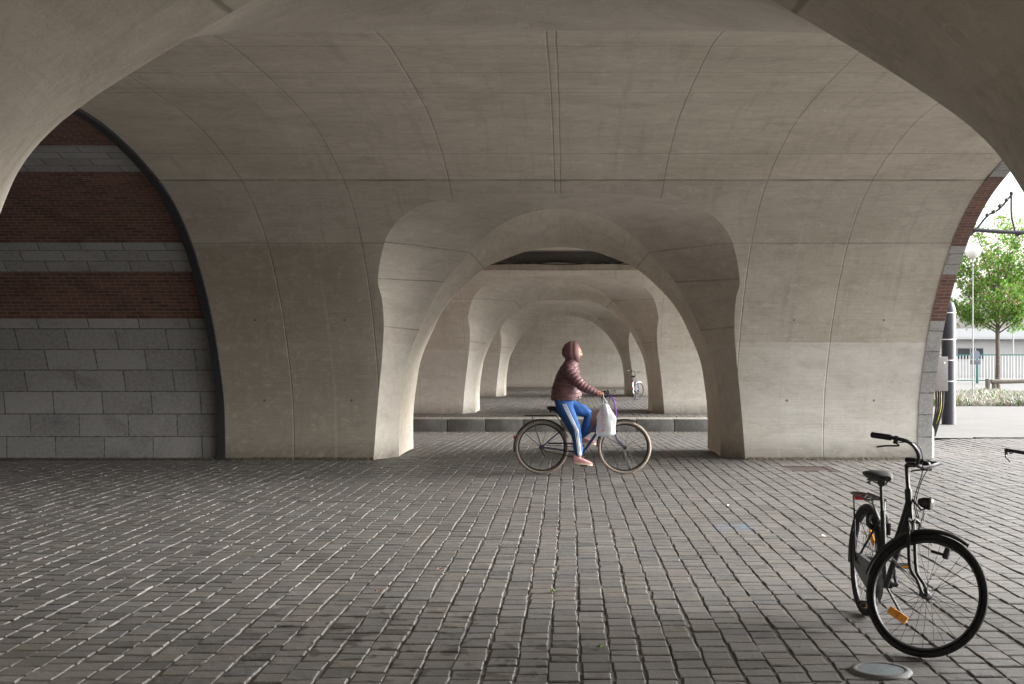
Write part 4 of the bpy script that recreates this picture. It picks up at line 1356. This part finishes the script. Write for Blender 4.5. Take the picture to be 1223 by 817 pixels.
# trousers
T = [((-0.262, 0, 1.09), .165, .17), ((-0.285, 0, 0.96), .17, .165)]
TE = [(0, 1)]
for i in (0, 1):
    h, k, a = Vector(HIP[i]), Vector(KNEE[i]), Vector(ANK[i])
    b = len(T)
    T += [(tuple(h.lerp(k, 0.08) + Vector((0, 0, -0.03))), .12, .12), (tuple(h.lerp(k, 0.5)), .105, .105), (tuple(k), .078, .08), (tuple(k.lerp(a, 0.4)), .07, .072), (tuple(k.lerp(a, 0.97)), .058, .06)]
    TE += [(1, b), (b, b + 1), (b + 1, b + 2), (b + 2, b + 3), (b + 3, b + 4)]
vs, fs, ns = skin_mesh(T, TE, 1, 4)
vs = [p + nn * (0.0035 * sin(p.z * 40 + p.x * 30) * sin(p.x * 25 + 2)) for p, nn in zip(vs, ns)]
tr = MB().add(vs, fs).build('trousers', M_jeans, person, 80)
# white side stripes down the outside of the near leg
from mathutils.bvhtree import BVHTree
bv = BVHTree.FromPolygons(vs, fs)
m = MB()
h, k, a = Vector(HIP[0]), Vector(KNEE[0]), Vector(ANK[0])
for off in (-0.02, 0.0, 0.02):
    rowp = []
    for q in range(46):
        t = q / 45
        c = h.lerp(k, t * 2) if t < 0.5 else k.lerp(a, (t - 0.5) * 2 * 0.97)
        pr = []
        for wv in (-0.006, 0.006):
            hit = bv.ray_cast(Vector((c.x + off + 0.012 + wv, -0.6, c.z)), Vector((0, 1, 0)))
            pr.append(hit[0])
        if pr[0] and pr[1]: rowp.append(pr)
    vs2 = []; fs2 = []
    for pr in rowp:
        vs2 += [pr[0] + Vector((0, 0.004, 0)), pr[0] + Vector((0, -0.0035, 0)), pr[1] + Vector((0, -0.0035, 0)), pr[1] + Vector((0, 0.004, 0))]
    for q in range(len(rowp) - 1):
        for w_ in range(4):
            fs2.append((q * 4 + w_, q * 4 + (w_ + 1) % 4, q * 4 + 4 + (w_ + 1) % 4, q * 4 + 4 + w_))
    m.add(vs2, fs2)
m.build('side_stripe', M_stripe, tr, 60)
# shoes
for i in (0, 1):
    a, t_ = Vector(ANK[i]), Vector(TOE[i])
    heel = a + Vector((-0.065, 0, -0.055))
    d = (t_ - heel); pitch = atan2(d.z, d.x)
    vs = []; fs = []; n = 14; K = 14
    L = 0.265
    for q in range(n + 1):
        t = q / n
        w = 0.037 * (sin(pi * (0.12 + 0.78 * t)) ** 0.5) * (0.85 + 0.3 * t)
        hgt = 0.082 * (1 - t) ** 1.1 + 0.034 if t > 0.1 else 0.105
        if t > 0.85: hgt *= 1 - 0.9 * (t - 0.85)
        for kk in range(K):
            an = 2 * pi * kk / K
            z = hgt / 2 + hgt / 2 * (abs(sin(an)) ** 0.7) * (1 if sin(an) >= 0 else -1)
            vs.append(Vector((L * t - 0.02, w * (abs(cos(an)) ** 0.6) * (1 if cos(an) >= 0 else -1), z)))
    for q in range(n):
        for kk in range(K):
            k2 = (kk + 1) % K
            fs.append((q * K + kk, q * K + k2, (q + 1) * K + k2, (q + 1) * K + kk))
    fs += [tuple(range(K)), tuple(n * K + kk for kk in range(K - 1, -1, -1))]
    Mx = Matrix.Translation(heel + Vector((0, 0, -0.01))) @ Matrix.Rotation(-pitch * 0.8, 4, 'Y')
    so = MB().add(vs, fs).xform(Mx).build('shoe', M_pink, person, 60)
    m = MB()
    pr = []
    vs = []; fs = []
    for lay, z in ((0, -0.012), (1, 0.012)):
        for q in range(28):
            an = 2 * pi * q / 28
            x = L / 2 - 0.02 + (L / 2 + 0.006) * cos(an)
            t = (x + 0.02) / L
            w = 0.041 * (0.85 + 0.25 * t)
            vs.append(Vector((x, w * (abs(sin(an)) ** 0.7) * (1 if sin(an) >= 0 else -1), z)))
    fs = [tuple(range(27, -1, -1)), tuple(range(28, 56))] + [(q, (q + 1) % 28, 28 + (q + 1) % 28, 28 + q) for q in range(28)]
    m.add(vs, fs).xform(Mx).build('sole', M_sole, so, 40)

# shopping bag on the near grip: crumpled sack with two straps
bag = empty('plastic_bag', tuple(CY + Vector((0.30, -0.30, 0.53))), 0, 'translucent white plastic bag with red print hanging from the handlebar', 'bag')
m = MB(); vs = []; fs = []; n = 30; K = 40
rb = random.Random(5)
for i in range(n + 1):
    t = i / n
    w = 0.135 * min(1, (t / 0.10 + 0.001) ** 0.5) * (1 - 0.10 * t) if t < 0.6 else 0.135 * 0.94 * (1 - (t - 0.6) / 0.4 * 0.72)
    th = 0.085 * min(1, (t / 0.08 + 0.001) ** 0.5) * (1 - 0.62 * t)
    for k in range(K):
        a = 2 * pi * k / K
        wr = 1 + 0.06 * sin(a * 5 + t * 4) + 0.05 * sin(a * 9 - t * 7) * t + 0.03 * sin(a * 3 + t * 15)
        x = w * cos(a) * wr + 0.02 * t - 0.05 * (t - 0.5) * (1 if t > 0.5 else 0)
        vs.append(Vector((x, th * sin(a) * wr, 0.46 * t + 0.012 * sin(a * 4 + 1) * t)))
for i in range(n):
    for k in range(K):
        k2 = (k + 1) % K
        fs.append((i * K + k, i * K + k2, (i + 1) * K + k2, (i + 1) * K + k))
fs.append(tuple(range(K - 1, -1, -1)))
m.add(vs, fs).build('sack', M_bag, bag, 70)
bvb = BVHTree.FromPolygons(vs, fs)
m = MB()
for s in (-1, 1):
    m.tube(catmull([(0.0 + s * 0.035, 0.01 * s, 0.42), (s * 0.02 - 0.01, 0.01, 0.50), (-0.03, 0.02, 0.565), (-0.045, 0.045, 0.59), (-0.03, 0.06, 0.56), (s * 0.02, 0.04, 0.48), (s * 0.03, 0.02, 0.42)], 5), 0.014, 8, True, 0.35)
m.build('strap', M_bag, bag, 60)
m = MB()
# faded lettering running down the bag: rows of upright strokes, too blurred in the photograph to be read
zz = 0.385
for gi, strokes in enumerate((1, 2, 3, 2, 3, 3, 2, 3)):
    for q in range(strokes):
        for xq in range(3):
            c = Vector((-0.055 + 0.016 * xq + 0.004 * (gi % 2), -0.3, zz - 0.013 * q))
            if (gi + q + xq) % 4 == 3: continue
            hit = bvb.ray_cast(c, Vector((0, 1, 0)))
            if hit[0]: m.box(hit[0] + Vector((0, -0.001, 0)), (0.015, 0.004, 0.006))
    zz -= 0.0145 * strokes + 0.006
m.build('lettering', M_redprint, bag, 0)
# brown bag on the far side of the bars
bb_ = empty('brown_basket', tuple(CY + Vector((0.29, 0.17, 0.60))), 0, 'brown carrier box behind the white plastic bag on the ridden bicycle', 'box')
m = MB()
vs = []; 
for (z, g) in ((0.0, 0.92), (0.26, 1.0), (0.26, 0.94), (0.02, 0.87)):
    for sx, sy in ((-1, -1), (1, -1), (1, 1), (-1, 1)):
        vs.append((sx * 0.19 * g, sy * 0.10 * g, z))
fs = [(3, 2, 1, 0)] + [(r * 4 + q, r * 4 + (q + 1) % 4, (r + 1) * 4 + (q + 1) % 4, (r + 1) * 4 + q) for r in range(3) for q in range(4)] + [(12, 13, 14, 15)]
m.add(vs, fs).build('box_body', M_cardboard, bb_, 0)
MB().tube([(-0.19, -0.09, -0.01), (0.19, -0.09, -0.01), (0.19, 0.09, -0.01), (-0.19, 0.09, -0.01), (-0.19, -0.09, -0.01)], 0.012, 6).tube([(0.1, -0.1, 0.0), (0.12, -0.15, 0.1)], 0.008, 6).build('carrier', M_black, bb_)
# purple lock cable
pts = [CY + Vector(p) for p in ((0.33, -0.05, 1.10), (0.395, -0.12, 1.075), (0.435, -0.14, 0.98), (0.448, -0.13, 0.88), (0.447, -0.1, 0.78), (0.43, -0.05, 0.70))]
tag(MB().tube(catmull(pts, 8), 0.011, 8).build('lock_cable', M_purple), 'purple lock cable curving down in front of the ridden handlebar', 'cable lock')

# ------------------------------------------------------------------ outdoors on the right
pl = empty('pillar', (9.3, 29.7, 0.0), 0, 'dark slate round pillar with thin white rings standing outside the viaduct', 'pillar')
MB().lathe([(0.17, 0), (0.17, 2.78), (0.165, 2.82), (0.11, 2.98), (0.05, 3.03), (0.03, 3.04), (0.03, 3.16), (0.004, 3.19)], n=32).build('shaft', M_slate, pl, 30)
for z in (1.05, 1.56, 2.07, 2.72): MB().lathe([(0.171, z), (0.173, z + 0.003), (0.173, z + 0.02), (0.171, z + 0.023)], n=32).build('ring', M_whitepaint, pl, 30)
# electrical box on the viaduct face with its conduits
eb = empty('electrical_box', (5.78, 19.9, 1.08), 0, 'grey electrical cabinet fixed to the stone pier at the right opening', 'electrical box')
MB().box((0.2, 0, 0.28), (0.38, 0.34, 0.56), None, 0.012).build('cabinet', simple('cabinet_grey', (0.17, 0.175, 0.175), 0.5), eb)
MB().lathe([(0.018, 0), (0.018, 0.006), (0.004, 0.008)], (0.33, -0.171, 0.46), 14, Matrix.Rotation(pi / 2, 3, 'X')).build('knob', M_whitepaint, eb)
m = MB()
for k in range(4):
    m.tube(catmull([(0.22 + 0.04 * k, -0.08, 0.0), (0.22 + 0.035 * k, -0.07, -0.3), (0.16 + 0.02 * k, 0, -0.75)], 5), 0.016, 6)
m.build('conduit', M_rubber, eb)
m = MB()
m.tube([(0.25, 0, 0.56), (0.25, 0, 0.75), (0.1, 0, 0.95), (0.0, 0, 0.97)], 0.014, 6)
m.build('supply_pipe', M_greypaint, eb)
MB().tube(catmull([(0.3, -0.10, 0.0), (0.29, -0.095, -0.3), (0.2, 0, -0.7)], 5), 0.006, 6).build('earth_wire', simple('yellow_green', (0.4, 0.42, 0.03), 0.5), eb)
# bicycle-like iron guard: rounded corner stone at the pier foot
tag(MB().lathe([(0.2, 0), (0.2, 0.45), (0.16, 0.56), (0.08, 0.6), (0.01, 0.61)], (5.74, 19.75, 0), 20).build('guard_stone', M_stone), 'rough rounded guard stone at the foot of the right pier', 'stone')

# festoon light string and dark cables at the top of the opening
Yc = 22.0
def P_(px, py, Y): return Vector(((px - 679) * Y / 1450, Y, 1.6 + (429 - py) * Y / 1450))
fz = empty('festoon_lights', tuple(P_(1180, 255, Yc)), 0, 'dark string of small round bulbs climbing beside the brick arch', 'string lights')
o0 = P_(1180, 255, Yc)
pp = catmull([P_(x, y, Yc) - o0 for x, y in ((1140, 290), (1160, 280), (1179, 258), (1187, 254), (1195, 248), (1202, 240), (1208, 233))], 4)
MB().tube(pp, 0.02, 6).build('cord', M_rubber, fz)
for x, y in ((1179, 258), (1187, 254), (1194, 247), (1202, 240), (1208, 232)): MB().ball(P_(x, y - 1, Yc) - o0, 0.038, 12, 8).build('bulb', M_slate, fz)
tag(MB().tube(catmull([P_(1208, 232, Yc), P_(1208, 255, Yc), P_(1211, 270, Yc), P_(1216, 281, Yc), P_(1240, 262, Yc)], 5), 0.02, 6).build('hanging_cable', M_rubber), 'dark cable looping down from the end of the bulb string', 'cable')
tag(MB().tube(catmull([P_(1140, 272, Yc), P_(1170, 275, Yc), P_(1200, 277, Yc), P_(1260, 279, Yc)], 5), 0.036, 8).build('overhead_cable', M_slate), 'thick grey horizontal cable crossing in front of the tree crown', 'cable')
for yy, lb in ((291, 'thin white overhead wire, upper of two behind the tree'), (303, 'thin white overhead wire, lower of two behind the tree')):
    tag(MB().tube([P_(1100, yy - 1, 64), P_(1180, yy, 64), P_(1300, yy + 1, 64)], 0.03, 5).build('overhead_wire', M_whitepaint), lb, 'wire')

# street lamp with a round white head
sl = empty('street_lamp', (16.65, 50, 0), 0, 'slim street lamp with round white head beside the tree crown', 'street lamp')
MB().tube([(0, 0, 0), (0, 0, 3), (0, 0, 5.8)], [0.035, 0.028, 0.02], 8).build('pole', M_greypaint, sl)
MB().ball((0, 0, 6.08), (0.33, 0.33, 0.33), 24, 16).build('lamp_head', M_whitepaint, sl, 80)

# tree: trunk, ascending limbs, leafy crown of many small faces
def tree(x, y, H, trunk_h, rad, label, seed, nleaf, leaf=0.16):
    rt = random.Random(seed)
    root = empty('street_tree', (x, y, 0), 0, label, 'tree')
    m = MB()
    m.tube([(0, 0, -0.1), (0.02, 0, trunk_h * 0.5), (0, 0, trunk_h), (0.05, 0, H * 0.62), (0.02, 0, H * 0.9)], [0.15, 0.115, 0.105, 0.05, 0.015], 8)
    tips = []
    for k in range(26):
        a = k * 2.4 + rt.uniform(-.3, .3)
        z0 = trunk_h * 0.92 + (H * 0.5 - trunk_h * 0.92) * (k / 26) ** 1.2
        ln = rad * rt.uniform(0.75, 1.1)
        rise = rt.uniform(0.55, 1.3) * ln * (0.55 + 0.9 * k / 26)
        p = [Vector((0, 0, z0)), Vector((cos(a) * ln * 0.4, sin(a) * ln * 0.4, z0 + rise * 0.55)), Vector((cos(a) * ln, sin(a) * ln, min(H * 0.97, z0 + rise * 1.25)))]
        c = catmull(p, 4)
        m.tube(c, [0.042 - 0.034 * i / 8 for i in range(9)], 5)
        tips += [(Vector(q), 0.35) for q in c[3:]]
        for j in range(5):
            b0 = Vector(c[3 + j]); aa = a + rt.uniform(-1.3, 1.3)
            e = b0 + Vector((cos(aa), sin(aa), rt.uniform(-0.1, 0.9))) * rt.uniform(0.4, 0.95)
            m.tube([b0, e], [0.012, 0.005], 4, False)
            tips += [(b0.lerp(e, 0.6), 0.3), (e, 0.3)]
    for k in range(10): tips.append((Vector((rt.uniform(-.4, .4), rt.uniform(-.4, .4), H * rt.uniform(0.75, 1.0))), 0.35))
    m.build('trunk', M_trunk, root)
    V = []; F = []
    for q in range(nleaf):
        c, sp = rt.choice(tips)
        c = c + Vector((rt.gauss(0, sp * 0.7), rt.gauss(0, sp * 0.7), rt.gauss(0, sp * 0.45)))
        s = leaf * rt.uniform(0.6, 1.25)
        n1 = Vector((rt.gauss(0, 1), rt.gauss(0, 1), rt.gauss(0, 1))).normalized()
        n2 = n1.orthogonal().normalized(); n3 = n1.cross(n2)
        b = len(V)
        V += [c - n2 * s * 0.5, c + n3 * s * 0.28, c + n2 * s * 0.5 - Vector((0, 0, s * 0.15)), c - n3 * s * 0.28]
        F.append((b, b + 1, b + 2, b + 3))
    MB().add(V, F).build('crown', M_leaf, root, 0)
tree(21.2, 60.0, 9.3, 3.1, 2.7, 'young street tree with fresh green and reddish leaves behind the log bench', 4, 15000, 0.18)
tree(30.5, 70.0, 9.0, 3.0, 2.8, 'street tree outside the right edge beyond the fence', 9, 3000) if False else None

# planted bed: one mass of leaves and pale tufts
rt = random.Random(12)
V = []; F = []
for q in range(26000):
    x = rt.uniform(12.2, 29); y = 41.3 + (rt.random() ** 1.2) * 13
    n_ = 0.5 + 0.5 * sin(x * 1.7 + y * 0.8) * sin(x * 0.6 - y * 1.3)
    h = rt.uniform(0.06, 0.2) + 0.2 * n_
    w = rt.uniform(0.015, 0.03); a = rt.uniform(0, pi)
    dx, dy = cos(a) * w, sin(a) * w
    lx, ly = rt.gauss(0, 0.1), rt.gauss(0, 0.1)
    b = len(V)
    V += [(x - dx, y - dy, 0), (x + dx, y + dy, 0), (x + lx + dx * 1.6, y + ly + dy * 1.6, h * 0.75), (x + lx * 1.4, y + ly * 1.4, h)]
    F.append((b, b + 1, b + 2, b + 3))
tag(MB().add(V, F).build('bed_plants', M_bed, None, 0), 'planted bed of green leaves and pale grey tufts beyond the pavement', 'plants', None, 'stuff')
sheet('soil', 12.0, 29.2, 41.25, 55, 1, 1, 0.012, M_earth)
# log bench
lb_ = empty('log_bench', (20.0, 54.6, 0), 0, 'low log bench on short posts in the planted bed', 'bench')
MB().tube([(-1.0, 0, 0.6), (-0.3, 0, 0.59), (0.8, 0, 0.62)], [0.11, 0.095, 0.085], 10).build('log', M_wood, lb_, 50)
for x, h in ((-1.15, 0.72), (-0.85, 0.5), (0.62, 0.54)): MB().tube([(x, 0.02, -0.05), (x, 0.02, h)], 0.1, 10).build('post', M_wood, lb_, 40)
# fence
fe = empty('metal_fence', (28, 80, 0), 0, 'pale picket fence with teal posts and rail behind the tree', 'fence')
m = MB()
x = -8.0
while x < 12:
    m.box((x, 0, 0.98), (0.045, 0.03, 1.75)); x += 0.2
m.build('pickets', M_whitepaint, fe, 0)
MB().box((2, 0, 1.88), (20.2, 0.06, 0.07)).box((2, 0, 0.2), (20.2, 0.06, 0.06)).build('rail', M_teal, fe, 0)
for x in (-7.5, -4.6, -1.08, 3.4, 7.9): MB().box((x, -0.01, 1.0), (0.14, 0.1, 2.06), None, 0.01).build('post', M_teal, fe)
# sign on a post, seen from behind
sg = empty('road_sign', (23.45, 70, 0), 0, 'round road sign seen from behind with a small plate under it', 'road sign')
MB().tube([(0, 0, 0), (0, 0, 2.2)], 0.035, 8).build('pole', M_greypaint, sg)
MB().lathe([(0.002, -0.012), (0.26, -0.012), (0.26, 0.012), (0.002, 0.012)], (0, -0.05, 1.85), 28, Matrix.Rotation(pi / 2, 3, 'X')).build('disc', simple('sign_back', (0.17, 0.21, 0.27), 0.5), sg, 30)
MB().box((0, -0.05, 1.42), (0.6, 0.02, 0.24), None, 0.004).build('plate', simple('plate_back', (0.13, 0.14, 0.17), 0.5), sg)
# low pale building beyond
bl = empty('pale_building', (50, 110, 0), 0, 'long low pale building far behind the fence', 'building')
MB().box((0, 4, 1.7), (56, 8, 3.4)).build('wall', simple('pale_render', (0.4, 0.4, 0.4), 0.8, 0, 0.05, 1), bl, 0)
MB().box((0, 3.8, 3.5), (57, 9, 0.2)).box((-6, 4, 4.0), (18, 6, 0.8)).build('roof', simple('roof_sheet', (0.42, 0.43, 0.44), 0.6), bl, 0)
for k in range(9):
    w = MB().box((-26 + 6.2 * k, -0.02, 2.1), (2.4, 0.08, 1.1)).build('window', M_greypaint, bl, 0)
    MB().box((-26.6 + 6.2 * k, -0.05, 2.1), (1.1, 0.04, 0.95)).box((-25.4 + 6.2 * k, -0.05, 2.1), (1.1, 0.04, 0.95)).build('pane', M_slate, w, 0)
lp = empty('lamp_post', (31.5, 86, 0), 0, 'thin grey pole standing behind the fence right of the tree trunk', 'pole')
MB().tube([(0, 0, 0), (0, 0, 4.0)], [0.06, 0.045], 8).build('pole_shaft', M_greypaint, lp)
MB().box((0, -0.05, 3.6), (0.25, 0.1, 0.3), None, 0.02).build('lamp_head', M_greypaint, lp)

# ------------------------------------------------------------------ light
SUN_DIR = Vector((0.9, 0.12, 0.28)).normalized()
elev = math.asin(SUN_DIR.z); rotz = atan2(SUN_DIR.x, SUN_DIR.y)
W = bpy.data.worlds.new('World'); S.world = W; W.use_nodes = True
nt = W.node_tree
bg = nt.nodes['Background']
sky = nt.nodes.new('ShaderNodeTexSky'); sky.sky_type = 'NISHITA'; sky.sun_disc = False
sky.sun_elevation = elev; sky.sun_rotation = rotz
sky.air_density = 1.5; sky.dust_density = 6.0; sky.ozone_density = 1.0
hs = nt.nodes.new('ShaderNodeHueSaturation'); hs.inputs['Saturation'].default_value = 0.12
nt.links.new(sky.outputs[0], hs.inputs['Color'])
nt.links.new(hs.outputs[0], bg.inputs['Color'])
bg.inputs['Strength'].default_value = 0.15
L = bpy.data.lights.new('sun', 'SUN'); L.energy = 1.2; L.angle = radians(60); L.color = (1.0, 0.975, 0.945)
lo = bpy.data.objects.new('sun', L); COL.objects.link(lo)
lo.rotation_euler = (-SUN_DIR).to_track_quat('-Z', 'Y').to_euler()
lo.location = (30, -10, 30)

# ------------------------------------------------------------------ camera
cam = bpy.data.cameras.new('camera'); co = bpy.data.objects.new('camera', cam); COL.objects.link(co)
cam.sensor_width = 36; cam.lens = 36 * 1450 / 1223
cam.shift_x = -67.5 / 1223; cam.shift_y = 20.5 / 1223
cam.clip_start = 0.05; cam.clip_end = 2000
co.location = (0, 0, 1.6); co.rotation_euler = (pi / 2, 0, 0)
S.camera = co
S.render.resolution_x = 1024; S.render.resolution_y = 684
S.view_settings.view_transform = 'Standard'; S.view_settings.look = 'None'
S.view_settings.exposure = 2.56; S.view_settings.gamma = 1.0
S.view_settings.use_curve_mapping = False
S.cycles.use_denoising = True
S.cycles.max_bounces = 10; S.cycles.diffuse_bounces = 7
S.cycles.sample_clamp_indirect = 6
